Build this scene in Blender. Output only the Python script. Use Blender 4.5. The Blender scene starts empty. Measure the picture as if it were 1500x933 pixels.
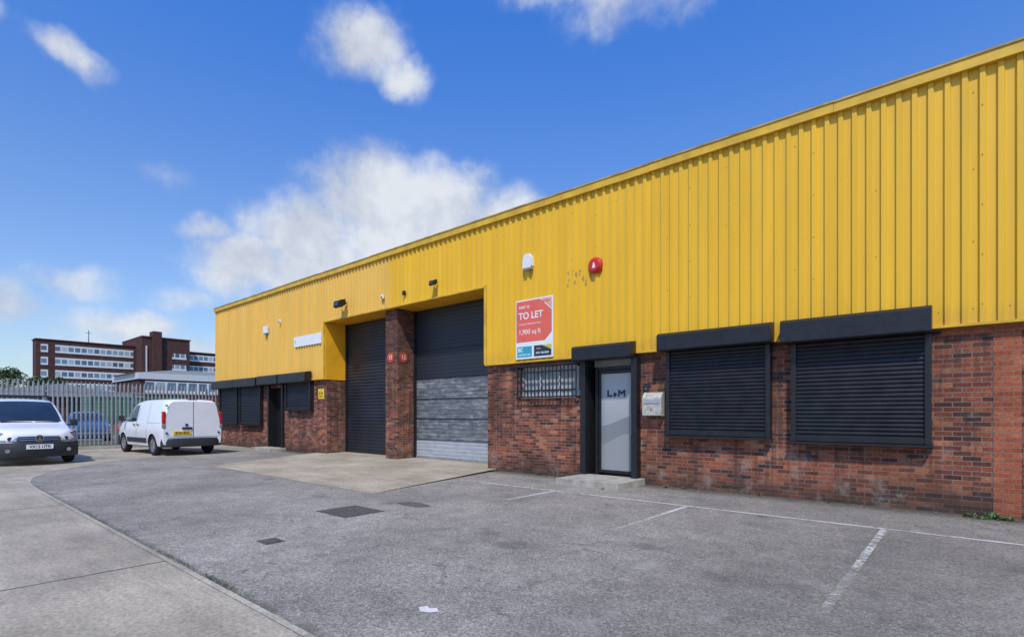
import bpy, bmesh, math, random
from mathutils import Vector, Matrix, Euler
random.seed(7)
R = math.radians
scene = bpy.context.scene
COL = scene.collection
scene.view_settings.view_transform = 'Standard'
scene.view_settings.look = 'None'
scene.view_settings.exposure = 0

# ------------------------------------------------------------ materials
def new_mat(name):
    m = bpy.data.materials.new(name); m.use_nodes = True
    nt = m.node_tree
    return m, nt, nt.nodes['Principled BSDF']
def N(nt, t, **kw):
    n = nt.nodes.new(t)
    for k, v in kw.items(): setattr(n, k, v)
    return n
def L(nt, a, b): nt.links.new(a, b)
def objco(nt, scale=(1, 1, 1)):
    tc = N(nt, 'ShaderNodeTexCoord'); mp = N(nt, 'ShaderNodeMapping')
    mp.inputs['Scale'].default_value = scale
    L(nt, tc.outputs['Object'], mp.inputs['Vector']); return mp.outputs['Vector']
def worldco(nt, scale=(1, 1, 1)):
    g = N(nt, 'ShaderNodeNewGeometry'); mp = N(nt, 'ShaderNodeMapping')
    mp.inputs['Scale'].default_value = scale
    L(nt, g.outputs['Position'], mp.inputs['Vector']); return mp.outputs['Vector']
def noise(nt, vec, scale, detail=4, rough=.55):
    n = N(nt, 'ShaderNodeTexNoise'); n.inputs['Scale'].default_value = scale
    n.inputs['Detail'].default_value = detail; n.inputs['Roughness'].default_value = rough
    L(nt, vec, n.inputs['Vector']); return n.outputs['Fac']
def mathn(nt, op, a, b=None, c=None, clamp=False):
    n = N(nt, 'ShaderNodeMath', operation=op); n.use_clamp = clamp
    for i, v in enumerate((a, b, c)):
        if v is None: continue
        if isinstance(v, (int, float)): n.inputs[i].default_value = v
        else: L(nt, v, n.inputs[i])
    return n.outputs[0]
def ramp(nt, fac, stops):
    n = N(nt, 'ShaderNodeValToRGB'); e = n.color_ramp.elements
    while len(e) < len(stops): e.new(.5)
    for i, (p, c) in enumerate(stops):
        e[i].position = p
        e[i].color = (c, c, c, 1) if isinstance(c, (int, float)) else (*c, 1)
    L(nt, fac, n.inputs['Fac']); return n.outputs['Color']
def mix(nt, fac, a, b, mode='MIX'):
    n = N(nt, 'ShaderNodeMix', data_type='RGBA', blend_type=mode)
    if isinstance(fac, (int, float)): n.inputs['Factor'].default_value = fac
    else: L(nt, fac, n.inputs['Factor'])
    for i, v in ((6, a), (7, b)):
        if isinstance(v, tuple): n.inputs[i].default_value = (*v, 1)
        else: L(nt, v, n.inputs[i])
    return n.outputs[2]
def smooth(nt, v, a, b, lo=0.0, hi=1.0):
    n = N(nt, 'ShaderNodeMapRange'); n.interpolation_type = 'SMOOTHSTEP'
    L(nt, v, n.inputs['Value'])
    n.inputs['From Min'].default_value = a; n.inputs['From Max'].default_value = b
    n.inputs['To Min'].default_value = lo; n.inputs['To Max'].default_value = hi
    return n.outputs[0]
def bump(nt, bsdf, h, strength=.3, dist=.01):
    b = N(nt, 'ShaderNodeBump'); b.inputs['Strength'].default_value = strength
    b.inputs['Distance'].default_value = dist
    L(nt, h, b.inputs['Height']); L(nt, b.outputs['Normal'], bsdf.inputs['Normal'])
def paint(name, col, rough=.5, metal=0.0, var=.15, scale=6, coat=0.0, bmp=0.0, spec=.5):
    m, nt, b = new_mat(name)
    f = noise(nt, objco(nt), scale, 4, .6)
    dark = tuple(c * (1 - var) for c in col); lite = tuple(min(1, c * (1 + var * .6)) for c in col)
    L(nt, ramp(nt, f, [(.3, dark), (.7, lite)]), b.inputs['Base Color'])
    b.inputs['Roughness'].default_value = rough; b.inputs['Metallic'].default_value = metal
    b.inputs['Coat Weight'].default_value = coat
    b.inputs['Specular IOR Level'].default_value = spec
    if bmp: bump(nt, b, f, bmp, .01)
    return m

def brick_mat(name, stops, mortar=(.30, .255, .20), dirt=True):
    m, nt, b = new_mat(name)
    g = N(nt, 'ShaderNodeNewGeometry'); sx = N(nt, 'ShaderNodeSeparateXYZ')
    L(nt, g.outputs['Position'], sx.inputs[0])
    u = mathn(nt, 'ADD', sx.outputs['X'], sx.outputs['Y'])
    cx = N(nt, 'ShaderNodeCombineXYZ'); L(nt, u, cx.inputs['X']); L(nt, sx.outputs['Z'], cx.inputs['Y'])
    br = N(nt, 'ShaderNodeTexBrick'); L(nt, cx.outputs[0], br.inputs['Vector'])
    br.inputs['Color1'].default_value = (0, 0, 0, 1); br.inputs['Color2'].default_value = (1, 1, 1, 1)
    br.inputs['Mortar'].default_value = (.5, .5, .5, 1)
    br.inputs['Scale'].default_value = 1; br.inputs['Mortar Size'].default_value = .0062
    br.inputs['Mortar Smooth'].default_value = .2
    br.inputs['Brick Width'].default_value = .20; br.inputs['Row Height'].default_value = .066
    col = ramp(nt, br.outputs['Color'], stops)
    w = worldco(nt)
    n1 = noise(nt, w, 38, 3, .65); n2 = noise(nt, w, 1.1, 4, .65)
    col = mix(nt, .85, col, ramp(nt, n1, [(.3, .58), (.7, 1.36)]), 'MULTIPLY')
    mcol = mix(nt, n2, mortar, tuple(c * .6 for c in mortar))
    col = mix(nt, br.outputs['Fac'], col, mcol)
    col = mix(nt, 1, col, ramp(nt, n2, [(.3, .66), (.65, 1.14)]), 'MULTIPLY')
    if dirt:
        foot = smooth(nt, mathn(nt, 'ADD', sx.outputs['Z'], mathn(nt, 'MULTIPLY', n2, .5)), .22, .8, .72, 0)
        col = mix(nt, foot, col, (.042, .037, .028))
        n3 = noise(nt, w, 2.6, 5, .72)
        pale = mathn(nt, 'MULTIPLY', smooth(nt, n3, .52, .72, 0, .5), smooth(nt, sx.outputs['Z'], 1.9, .5, .35, 1))
        col = mix(nt, pale, col, (.38, .31, .25))
        n4 = noise(nt, worldco(nt, (6, 6, .8)), 1, 4, .65)
        col = mix(nt, smooth(nt, mathn(nt, 'ADD', n4, mathn(nt, 'MULTIPLY', sx.outputs['Z'], .06)), .52, .72, 0, .6), col, (.05, .032, .026))
    L(nt, col, b.inputs['Base Color']); b.inputs['Roughness'].default_value = .88
    b.inputs['Specular IOR Level'].default_value = .3
    h = mathn(nt, 'SUBTRACT', mathn(nt, 'MULTIPLY', n1, .5), br.outputs['Fac'])
    bump(nt, b, h, .75, .008)
    return m
M_BRICK = brick_mat('brick', [(0.0, (.06, .026, .024)), (.22, (.15, .045, .03)), (.5, (.245, .068, .036)), (.8, (.33, .095, .045)), (1, (.42, .165, .085))])
M_BRICK_PIER = brick_mat('brick_repaired', [(0, (.30, .08, .038)), (.5, (.36, .10, .046)), (1, (.42, .14, .07))], (.36, .22, .15), False)
M_BRICK_FAR = brick_mat('brick_far', [(0, (.07, .03, .026)), (1, (.11, .042, .034))], (.1, .07, .06), False)

def cladding_mat():
    m, nt, b = new_mat('yellow_cladding_paint')
    g = N(nt, 'ShaderNodeNewGeometry'); sx = N(nt, 'ShaderNodeSeparateXYZ')
    L(nt, g.outputs['Position'], sx.inputs[0])
    fade = mathn(nt, 'LESS_THAN', sx.outputs['X'], -12.68)
    base = mix(nt, fade, (.80, .47, .022), (.80, .48, .085))
    st = noise(nt, worldco(nt, (3, 3, .25)), 1, 4, .6)
    base = mix(nt, 1, base, ramp(nt, st, [(.25, .86), (.7, 1.04)]), 'MULTIPLY')
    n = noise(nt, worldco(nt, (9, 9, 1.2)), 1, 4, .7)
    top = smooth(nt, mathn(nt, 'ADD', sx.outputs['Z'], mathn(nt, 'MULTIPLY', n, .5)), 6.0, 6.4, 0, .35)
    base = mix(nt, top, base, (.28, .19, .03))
    low = smooth(nt, mathn(nt, 'SUBTRACT', sx.outputs['Z'], mathn(nt, 'MULTIPLY', n, .7)), 2.55, 2.15, 0, .3)
    base = mix(nt, low, base, (.36, .22, .06))
    sp = noise(nt, worldco(nt), 11, 2, .6)
    base = mix(nt, smooth(nt, sp, .72, .8, 0, .3), base, (.35, .22, .05))
    L(nt, base, b.inputs['Base Color'])
    L(nt, ramp(nt, st, [(0, .42), (1, .58)]), b.inputs['Roughness'])
    return m
M_YEL = cladding_mat()
M_YTRIM = paint('yellow_flashing', (.70, .42, .03), .5, 0, .25, 3)
M_EAVE = paint('weathered_eaves_flashing', (.44, .30, .08), .6, 0, .55, 2.5)
M_YRET = paint('orange_yellow_reveal', (.80, .39, .012), .5, 0, .15, 2)
M_BLACK = paint('black_steel', (.013, .0135, .016), .42, 0, .4, 9)
M_SHUT = paint('shutter_slat_paint', (.016, .0165, .020), .40, .1, .5, 5)
M_RUBBER = paint('tyre_rubber', (.014, .014, .014), .85)
M_PLASTIC = paint('dark_grey_plastic', (.025, .027, .03), .6)
M_WHITE = paint('white_vehicle_paint', (.78, .785, .79), .3, 0, .05, 3, .6)
M_BLUEP = paint('blue_vehicle_paint', (.03, .08, .2), .3, 0, .1, 3, .6)
M_REDV = paint('red_vehicle_paint', (.4, .03, .025), .3, 0, .1, 3, .6)
M_SILVER = paint('silver_trim', (.5, .5, .52), .3, .8)
M_GLASS = paint('dark_glass', (.02, .028, .034), .06, 0, .5, 1.5, .5, 0, .9)
M_LAMP = paint('headlight_lens', (.34, .37, .39), .12, .3, .5, 14, 1)
M_RED = paint('red_tail_light', (.5, .015, .012), .2, 0, .2, 8, .6)
M_WSIGN = paint('white_sign_board', (.78, .78, .76), .5, 0, .08, 4)
M_RSIGN = paint('coral_red_sign_print', (.76, .13, .09), .5, 0, .08, 4)
M_REDP = paint('red_plastic', (.6, .02, .015), .35, 0, .1, 5)
M_REDF = paint('faded_red_number_disc', (.55, .07, .035), .6, 0, .25, 12)
M_YPLATE = paint('yellow_plate', (.8, .55, .02), .4)
M_BLUES = paint('teal_sign_print', (.03, .36, .46), .5)
M_NAVY = paint('navy_sign_print', (.02, .035, .07), .5)
M_LIME = paint('lime_sign_print', (.5, .55, .04), .5)
M_INK = paint('black_print', (.01, .01, .012), .6)
M_LOGO = paint('dark_grey_logo_print', (.035, .037, .04), .6)
M_GALV = paint('galvanised_steel', (.33, .35, .36), .55, .45, .3, 7)
M_CREAM = paint('cream_post_box', (.50, .48, .40), .5, .1, .3, 12)
M_CONCSTEP = paint('step_concrete', (.40, .365, .30), .9, 0, .35, 5, 0, .12)
M_ROOF = paint('roof_sheet', (.3, .31, .3), .7)
M_FRAMEW = paint('white_window_frame', (.6, .6, .6), .5)
M_GREY = paint('grey_panel', (.36, .37, .39), .5)
M_GREENP = paint('green_container_paint', (.05, .16, .09), .6, 0, .3, 1)
M_REDC = paint('red_container_paint', (.3, .06, .04), .6, 0, .3, 1)

def sect_door_mat():
    m, nt, b = new_mat('weathered_roller_door')
    g = N(nt, 'ShaderNodeNewGeometry'); sx = N(nt, 'ShaderNodeSeparateXYZ')
    L(nt, g.outputs['Position'], sx.inputs[0]); z = sx.outputs['Z']
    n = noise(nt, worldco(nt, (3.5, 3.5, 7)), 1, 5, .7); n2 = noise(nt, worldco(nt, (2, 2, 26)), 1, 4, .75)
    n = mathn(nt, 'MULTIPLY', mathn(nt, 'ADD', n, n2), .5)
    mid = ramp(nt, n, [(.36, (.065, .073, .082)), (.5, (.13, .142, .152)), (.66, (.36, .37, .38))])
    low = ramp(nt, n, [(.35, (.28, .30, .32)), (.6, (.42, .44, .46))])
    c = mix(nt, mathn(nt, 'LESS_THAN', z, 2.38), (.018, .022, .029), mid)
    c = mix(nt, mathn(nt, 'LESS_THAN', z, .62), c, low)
    L(nt, c, b.inputs['Base Color']); b.inputs['Roughness'].default_value = .45
    return m
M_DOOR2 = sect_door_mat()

def asphalt_mat(name, lo, mid, hi, patches=True):
    m, nt, b = new_mat(name)
    w = worldco(nt)
    v = N(nt, 'ShaderNodeTexVoronoi'); v.inputs['Scale'].default_value = 105; L(nt, w, v.inputs['Vector'])
    sep = N(nt, 'ShaderNodeSeparateColor'); L(nt, v.outputs['Color'], sep.inputs[0])
    fine = noise(nt, w, 32, 4, .8); big = noise(nt, w, .45, 4, .62); med = noise(nt, w, 3.2, 4, .7)
    c = ramp(nt, sep.outputs[0], [(0, lo), (.5, mid), (1, hi)])
    c = mix(nt, 1, c, ramp(nt, fine, [(.3, .58), (.7, 1.37)]), 'MULTIPLY')
    c = mix(nt, 1, c, ramp(nt, big, [(.32, .72), (.5, .96), (.66, 1.16)]), 'MULTIPLY')
    c = mix(nt, 1, c, ramp(nt, med, [(.3, .80), (.7, 1.13)]), 'MULTIPLY')
    if patches:
        sx = N(nt, 'ShaderNodeSeparateXYZ'); L(nt, w, sx.inputs[0])
        bay = smooth(nt, mathn(nt, 'ADD', sx.outputs['X'], mathn(nt, 'MULTIPLY', big, 3)), -2.5, 1.5, 0, .32)
        c = mix(nt, bay, c, (.10, .096, .086))
        s = noise(nt, worldco(nt), 1.3, 4, .6)
        c = mix(nt, smooth(nt, s, .58, .72, 0, .45), c, (.07, .066, .058))
        c = mix(nt, smooth(nt, s, .42, .28, 0, .4), c, (.37, .345, .30))
        sp = noise(nt, w, 7, 3, .5)
        c = mix(nt, smooth(nt, sp, .66, .73, 0, .4), c, (.07, .066, .058))
        cv = N(nt, 'ShaderNodeTexVoronoi', feature='DISTANCE_TO_EDGE'); cv.inputs['Scale'].default_value = .42
        add = N(nt, 'ShaderNodeVectorMath', operation='ADD'); nn = N(nt, 'ShaderNodeTexNoise')
        nn.inputs['Scale'].default_value = 1.6; nn.inputs['Detail'].default_value = 5; L(nt, w, nn.inputs['Vector'])
        L(nt, w, add.inputs[0]); L(nt, nn.outputs['Color'], add.inputs[1]); L(nt, add.outputs[0], cv.inputs['Vector'])
        cm = mathn(nt, 'MULTIPLY', smooth(nt, cv.outputs['Distance'], .002, .006, 1, 0), smooth(nt, big, .46, .56, 0, .45))
        c = mix(nt, cm, c, (.05, .048, .04))
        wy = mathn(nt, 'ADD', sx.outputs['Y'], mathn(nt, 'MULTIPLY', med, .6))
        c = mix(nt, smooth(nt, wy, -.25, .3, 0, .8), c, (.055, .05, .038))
        ey = mathn(nt, 'ADD', sx.outputs['Y'], mathn(nt, 'MULTIPLY', med, .25))
        c = mix(nt, smooth(nt, ey, -7.56, -7.42, .6, 0), c, (.075, .07, .05))
    L(nt, c, b.inputs['Base Color']); b.inputs['Roughness'].default_value = .92
    b.inputs['Specular IOR Level'].default_value = .2
    bump(nt, b, mathn(nt, 'ADD', sep.outputs[0], fine), .45, .005)
    return m
M_ASPH = asphalt_mat('weathered_asphalt', (.18, .162, .137), (.282, .256, .216), (.44, .405, .345))
M_GROUND = asphalt_mat('yard_ground', (.12, .11, .095), (.19, .175, .15), (.28, .26, .225), False)

def concrete_mat(name, base, joints=True):
    m, nt, b = new_mat(name)
    w = worldco(nt)
    n1 = noise(nt, w, .7, 4, .65); n2 = noise(nt, w, 34, 4, .8); n3 = noise(nt, worldco(nt, (.6, 3, 1)), 1.4, 4, .7)
    n5 = noise(nt, w, 4.5, 4, .7)
    c = mix(nt, 1, base, ramp(nt, n1, [(.3, .70), (.65, 1.14)]), 'MULTIPLY')
    c = mix(nt, 1, c, ramp(nt, n2, [(.3, .58), (.7, 1.32)]), 'MULTIPLY')
    c = mix(nt, 1, c, ramp(nt, n3, [(.3, .82), (.7, 1.1)]), 'MULTIPLY')
    c = mix(nt, smooth(nt, n5, .56, .74, 0, .42), c, (.15, .132, .10))
    if joints:
        sx = N(nt, 'ShaderNodeSeparateXYZ'); L(nt, w, sx.inputs[0])
        jx = mathn(nt, 'ABSOLUTE', mathn(nt, 'SUBTRACT', mathn(nt, 'FRACT', mathn(nt, 'MULTIPLY', mathn(nt, 'ADD', sx.outputs['X'], 40.1), 1 / 4.6)), .5))
        jx = mathn(nt, 'ADD', jx, mathn(nt, 'MULTIPLY', n5, .004))
        c = mix(nt, smooth(nt, jx, .0035, .0075, .8, 0), c, (.05, .047, .04))
    L(nt, c, b.inputs['Base Color']); b.inputs['Roughness'].default_value = .9
    b.inputs['Specular IOR Level'].default_value = .2
    bump(nt, b, n2, .4, .006)
    return m
M_CONC = concrete_mat('road_concrete', (.41, .355, .27))
M_APRON = concrete_mat('apron_concrete', (.44, .372, .27), False)
M_KERB = concrete_mat('edging_concrete', (.43, .385, .305), False)
def roadpaint_mat():
    m, nt, b = new_mat('worn_white_road_paint')
    w = worldco(nt)
    n = noise(nt, w, 14, 5, .85); n2 = noise(nt, w, 1.1, 3, .5)
    sx = N(nt, 'ShaderNodeSeparateXYZ'); L(nt, w, sx.inputs[0])
    b.inputs['Base Color'].default_value = (.66, .64, .59, 1); b.inputs['Roughness'].default_value = .8
    tr = N(nt, 'ShaderNodeBsdfTransparent'); mx = N(nt, 'ShaderNodeMixShader')
    wearout = smooth(nt, sx.outputs['Y'], -1.9, -5.6, 0, .22)
    f = smooth(nt, mathn(nt, 'SUBTRACT', mathn(nt, 'ADD', n, mathn(nt, 'MULTIPLY', n2, .5)), wearout), .58, .80, .08, .82)
    L(nt, f, mx.inputs[0]); L(nt, tr.outputs[0], mx.inputs[1]); L(nt, b.outputs[0], mx.inputs[2])
    L(nt, mx.outputs[0], nt.nodes['Material Output'].inputs['Surface'])
    return m
M_LINE = roadpaint_mat()
def leaf_mat(name, a, c2):
    m, nt, b = new_mat(name)
    L(nt, ramp(nt, noise(nt, worldco(nt), 1.2, 3), [(.3, a), (.7, c2)]), b.inputs['Base Color'])
    b.inputs['Roughness'].default_value = .7
    return m
M_LEAF = leaf_mat('leaf', (.03, .055, .018), (.08, .13, .04))
M_WEED = leaf_mat('weed_leaf', (.06, .12, .03), (.14, .22, .06))
M_MOSS = leaf_mat('joint_moss', (.05, .06, .03), (.10, .12, .05))
M_BARK = paint('bark', (.09, .07, .05), .9)
M_GRASS = leaf_mat('rough_grass', (.07, .09, .035), (.13, .13, .06))

# ------------------------------------------------------------ mesh helpers
def link(o): COL.objects.link(o); return o
def empty(name, loc, label, cat, rotz=0, group=None, sc=None):
    o = bpy.data.objects.new(name, None); o.location = loc; o.rotation_euler = (0, 0, rotz)
    if sc: o.scale = sc
    o.empty_display_size = .3; link(o)
    o['label'] = label; o['category'] = cat
    if group: o['group'] = group
    return o
def sub_empty(name, parent):
    o = bpy.data.objects.new(name, None); link(o); o.parent = parent; return o
def origin_of(p):
    m = Matrix.Identity(4)
    while p is not None:
        m = (p.matrix_parent_inverse @ Matrix.LocRotScale(p.location, p.rotation_euler, p.scale)) @ m
        p = p.parent
    return m
def make(name, verts, faces, mats, parent=None, world=True, smooth_=False, midx=None, bevel=0):
    me = bpy.data.meshes.new(name); me.from_pydata([tuple(v) for v in verts], [], faces)
    if not isinstance(mats, (list, tuple)): mats = [mats]
    for m in mats: me.materials.append(m)
    bm = bmesh.new(); bm.from_mesh(me)
    if bevel: bmesh.ops.bevel(bm, geom=bm.edges[:], offset=bevel, segments=2, affect='EDGES', profile=.6)
    bmesh.ops.recalc_face_normals(bm, faces=bm.faces[:])
    bm.to_mesh(me); bm.free()
    if smooth_:
        for p in me.polygons: p.use_smooth = True
    o = bpy.data.objects.new(name, me); link(o)
    if parent is not None:
        o.parent = parent
        if world: o.matrix_parent_inverse = origin_of(parent).inverted()
    return o
BF = [(0, 1, 2, 3), (4, 7, 6, 5), (0, 4, 5, 1), (1, 5, 6, 2), (2, 6, 7, 3), (3, 7, 4, 0)]
def bv(x0, x1, y0, y1, z0, z1):
    return [(x0, y0, z0), (x1, y0, z0), (x1, y1, z0), (x0, y1, z0), (x0, y0, z1), (x1, y0, z1), (x1, y1, z1), (x0, y1, z1)]
def box(name, x0, x1, y0, y1, z0, z1, mat, parent=None, world=True, bevel=0):
    return make(name, bv(x0, x1, y0, y1, z0, z1), BF, mat, parent, world, False, None, bevel)
def boxes(name, bl, mat, parent=None, world=True, bevel=0):
    v, f = [], []
    for b in bl:
        k = len(v); v += bv(*b); f += [tuple(i + k for i in q) for q in BF]
    return make(name, v, f, mat, parent, world, False, None, bevel)
def each(name, bl, mat, parent=None, world=True, bevel=0):
    for b in bl: o = box(name, *b, mat, parent, world, bevel)
    return o
def solo(o, label, cat, group=None):
    o['label'] = label; o['category'] = cat
    if group: o['group'] = group
    return o
def structure(o): o['kind'] = 'structure'; return o
def text(name, body, size, loc, rot, mat, parent, world=True, ax='CENTER', bold=.0, sx=1.0, ext=.0015):
    cu = bpy.data.curves.new(name, 'FONT'); cu.body = body; cu.size = size; cu.align_x = ax; cu.align_y = 'CENTER'
    cu.extrude = ext; cu.offset = bold * size
    t = bpy.data.objects.new(name + '_tmp', cu); link(t)
    dg = bpy.context.evaluated_depsgraph_get(); dg.update()
    me = bpy.data.meshes.new_from_object(t.evaluated_get(dg))
    bpy.data.objects.remove(t)
    me.transform(Matrix.Translation(loc) @ Matrix.LocRotScale(None, Euler(rot), Vector((sx, 1, 1))))
    me.materials.clear(); me.materials.append(mat); me.name = name
    o = bpy.data.objects.new(name, me); link(o)
    o.parent = parent
    if world: o.matrix_parent_inverse = origin_of(parent).inverted()
    return o
FRONT = (R(90), 0, 0); RIGHTF = (R(90), 0, R(90)); LEFTF = (R(90), 0, R(-90))
def prism(name, poly, axis, a0, a1, mat, parent=None, world=True, bevel=0):
    def P(p, a): return {'x': (a, p[0], p[1]), 'y': (p[0], a, p[1]), 'z': (p[0], p[1], a)}[axis]
    n = len(poly); v = [P(p, a0) for p in poly] + [P(p, a1) for p in poly]
    f = [tuple(range(n)), tuple(range(2 * n - 1, n - 1, -1))] + [(i, (i + 1) % n, n + (i + 1) % n, n + i) for i in range(n)]
    return make(name, v, f, mat, parent, world, False, None, bevel)
def disc(name, c, r, depth, axis, mat, parent, world=True, seg=28, r2=None):
    r2 = r if r2 is None else r2
    v = []
    for a, rr in ((0, r), (depth, r2)):
        for i in range(seg):
            t = 2 * math.pi * i / seg; p, q = rr * math.cos(t), rr * math.sin(t)
            v.append({'x': (c[0] + a, c[1] + p, c[2] + q), 'y': (c[0] + p, c[1] + a, c[2] + q), 'z': (c[0] + p, c[1] + q, c[2] + a)}[axis])
    f = [tuple(range(seg)), tuple(range(2 * seg - 1, seg - 1, -1))] + [(i, (i + 1) % seg, seg + (i + 1) % seg, seg + i) for i in range(seg)]
    return make(name, v, f, mat, parent, world)

# ------------------------------------------------------------ ground
structure(make('ground', [(-900, -900, 0), (900, -900, 0), (900, 900, 0), (-900, 900, 0)], [(0, 1, 2, 3)], M_GROUND))
structure(make('concrete_road', [(-25.6, -17, .004), (16, -17, .004), (16, .3, .004), (-25.6, .3, .004)], [(0, 1, 2, 3)], M_CONC))
curve = [(-12.6, -7.65), (-14, -7.6), (-15.1, -7.42), (-16.1, -7.02), (-17.1, -6.42), (-18.2, -5.6), (-19.2, -4.6), (-20.1, -3.4), (-20.8, -2.1), (-21.4, -.8), (-21.7, .2)]
asp = [(16, .3), (16, -7.65)] + curve
structure(make('asphalt_forecourt', [(x, y, .008) for x, y in asp], [tuple(range(len(asp)))], M_ASPH))
edge = [(16, -7.65)] + curve
ev, ef = [], []
for i, (x, y) in enumerate(edge):
    a = edge[max(0, i - 1)]; c = edge[min(len(edge) - 1, i + 1)]
    t = Vector((c[0] - a[0], c[1] - a[1])).normalized(); nrm = Vector((-t.y, t.x)) * -1
    ww = .05 if i < 3 else .11
    ev += [(x, y, .012), (x - nrm.x * ww, y - nrm.y * ww, .012)]
    if i: k = 2 * i; ef.append((k - 2, k - 1, k + 1, k))
structure(make('kerb_edging', ev, ef, M_KERB))
apv = [(-15.0, -3.95, .012), (-7.65, -4.05, .012), (-8.55, .05, .05), (-16.9, .05, .05), (-16.24, .05, .052), (-8.86, .05, .052), (-8.86, .86, .07), (-16.24, .86, .07)]
structure(make('concrete_apron', apv, [(0, 1, 2, 3), (4, 5, 6, 7)], M_APRON))
structure(make('grass_verge', bv(-29.5, -25.72, -17, 3, -.02, .15), BF, M_GRASS))
structure(make('kerb', bv(-25.72, -25.6, -17, -.02, -.02, .13), BF, M_KERB))
def line(pts):
    v = [(x, y, .013) for x, y in pts]; return structure(make('road_marking', v, [(0, 1, 2, 3)], M_LINE))
line([(-7.9, -1.785), (16, -1.785), (16, -1.715), (-7.9, -1.715)])
for x, y1 in ((-5.5, -3.1), (-3.12, -3.9), (-.75, -5.2), (1.65, -6.5)):
    line([(x - .033, y1), (x + .033, y1), (x + .033, -1.80), (x - .033, -1.80)])
mk = [(-2.90, -6.93), (-2.83, -6.98), (-2.76, -6.95), (-2.73, -6.90), (-2.79, -6.86), (-2.82, -6.90), (-2.87, -6.88)]
structure(make('road_marking', [(x, y, .013) for x, y in mk], [tuple(range(7))], paint('white_road_paint', (.66, .65, .61), .8)))

def manhole(cx, cy, w, d, label):
    e = empty('manhole_cover', (cx, cy, .01), label, 'manhole cover')
    mfr = paint('cast_iron', (.10, .09, .077), .8, .1, .5, 18, 0, .5)
    box('cover_plate', cx - w / 2 + .04, cx + w / 2 - .04, cy - d / 2 + .04, cy + d / 2 - .04, -.02, .017, mfr, e)
    t = .035
    boxes('cover_frame', [(cx - w / 2, cx + w / 2, cy - d / 2, cy - d / 2 + t, -.02, .014), (cx - w / 2, cx + w / 2, cy + d / 2 - t, cy + d / 2, -.02, .014),
                    (cx - w / 2, cx - w / 2 + t, cy - d / 2 + t, cy + d / 2 - t, -.02, .014), (cx + w / 2 - t, cx + w / 2, cy - d / 2 + t, cy + d / 2 - t, -.02, .014)], mfr, e)
manhole(-6.5, -5.2, .72, .62, 'rectangular rusty iron manhole cover in the asphalt forecourt')
manhole(-5.6, -6.72, .24, .2, 'small iron stopcock cover set in the asphalt')
structure(make('asphalt_patch', [(-6.6, -4.35, .0125), (-6.3, -4.42, .0125), (-6.0, -4.38, .0125), (-5.95, -4.2, .0125), (-6.3, -4.12, .0125), (-6.5, -4.17, .0125)], [(0, 1, 2, 3, 4, 5)], asphalt_mat('dark_asphalt', (.08, .076, .07), (.12, .113, .10), (.18, .17, .155), False)))

# ------------------------------------------------------------ industrial building
XL, XR = -25.5, 15.0
ZC, ZE, ZD = 2.56, 5.93, 4.45
B = empty('industrial_building', (-8, 4, 0), 'long brick industrial unit with bright yellow ribbed metal cladding', 'industrial building')
BY = .07
def wall_holes(x0, x1, z0, z1, holes, y, depth):
    xs = sorted({x0, x1, *[h[0] for h in holes], *[h[1] for h in holes]}); zs = sorted({z0, z1, *[h[2] for h in holes], *[h[3] for h in holes]})
    v, f = [], []
    def q(a, b, c, d):
        k = len(v); v.extend([a, b, c, d]); f.append((k, k + 1, k + 2, k + 3))
    for i in range(len(xs) - 1):
        for j in range(len(zs) - 1):
            mx, mz = (xs[i] + xs[i + 1]) / 2, (zs[j] + zs[j + 1]) / 2
            if any(h[0] < mx < h[1] and h[2] < mz < h[3] for h in holes): continue
            q((xs[i], y, zs[j]), (xs[i + 1], y, zs[j]), (xs[i + 1], y, zs[j + 1]), (xs[i], y, zs[j + 1]))
    for a, b, c, d in holes:
        y2 = y + depth
        q((a, y, c), (a, y2, c), (a, y2, d), (a, y, d)); q((b, y, c), (b, y2, c), (b, y2, d), (b, y, d))
        q((a, y, d), (b, y, d), (b, y2, d), (a, y2, d)); q((a, y, c), (b, y, c), (b, y2, c), (a, y2, c))
    return v, f
DX0, DX1 = -6.02, -4.86
v1, f1 = wall_holes(XL, -16.25, -.05, 2.6, [(-20.35, -19.3, -.05, 2.35)], BY, .3)
v2, f2 = wall_holes(-8.86, XR, -.05, 2.6, [(DX0, DX1, -.05, 2.5), (-7.83, -6.22, 1.72, 2.42)], BY, .3)
k = len(v1); V = v1 + v2; F = f1 + [tuple(i + k for i in q) for q in f2]
def addq(*pts):
    k = len(V); V.extend(pts); F.append(tuple(range(k, k + len(pts))))
addq((-16.25, BY, -.05), (-16.25, .9, -.05), (-16.25, .9, 2.6), (-16.25, BY, 2.6))
addq((-8.86, BY, -.05), (-8.86, .9, -.05), (-8.86, .9, 2.6), (-8.86, BY, 2.6))
addq((XL, BY, -.05), (XL, 14, -.05), (XL, 14, 2.6), (XL, BY, 2.6))
addq((XR, BY, -.05), (XR, 14, -.05), (XR, 14, 2.6), (XR, BY, 2.6))
addq((XL, 14, -.05), (XR, 14, -.05), (XR, 14, 2.6), (XL, 14, 2.6))
make('brick_wall', V, F, M_BRICK, B)
box('brick_pier', -13.10, -12.54, .15, .9, -.02, ZD - .01, M_BRICK, B)
o = box('brick_pier', .24, .51, BY - .006, BY + .01, -.02, 2.42, M_BRICK_PIER, B); o['label'] = 'repaired brick pier of cleaner orange-red bricks'
box('lintel_course', -.30, 6, BY - .006, BY + .01, 2.424, 2.55, M_BRICK_PIER, B)

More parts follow.
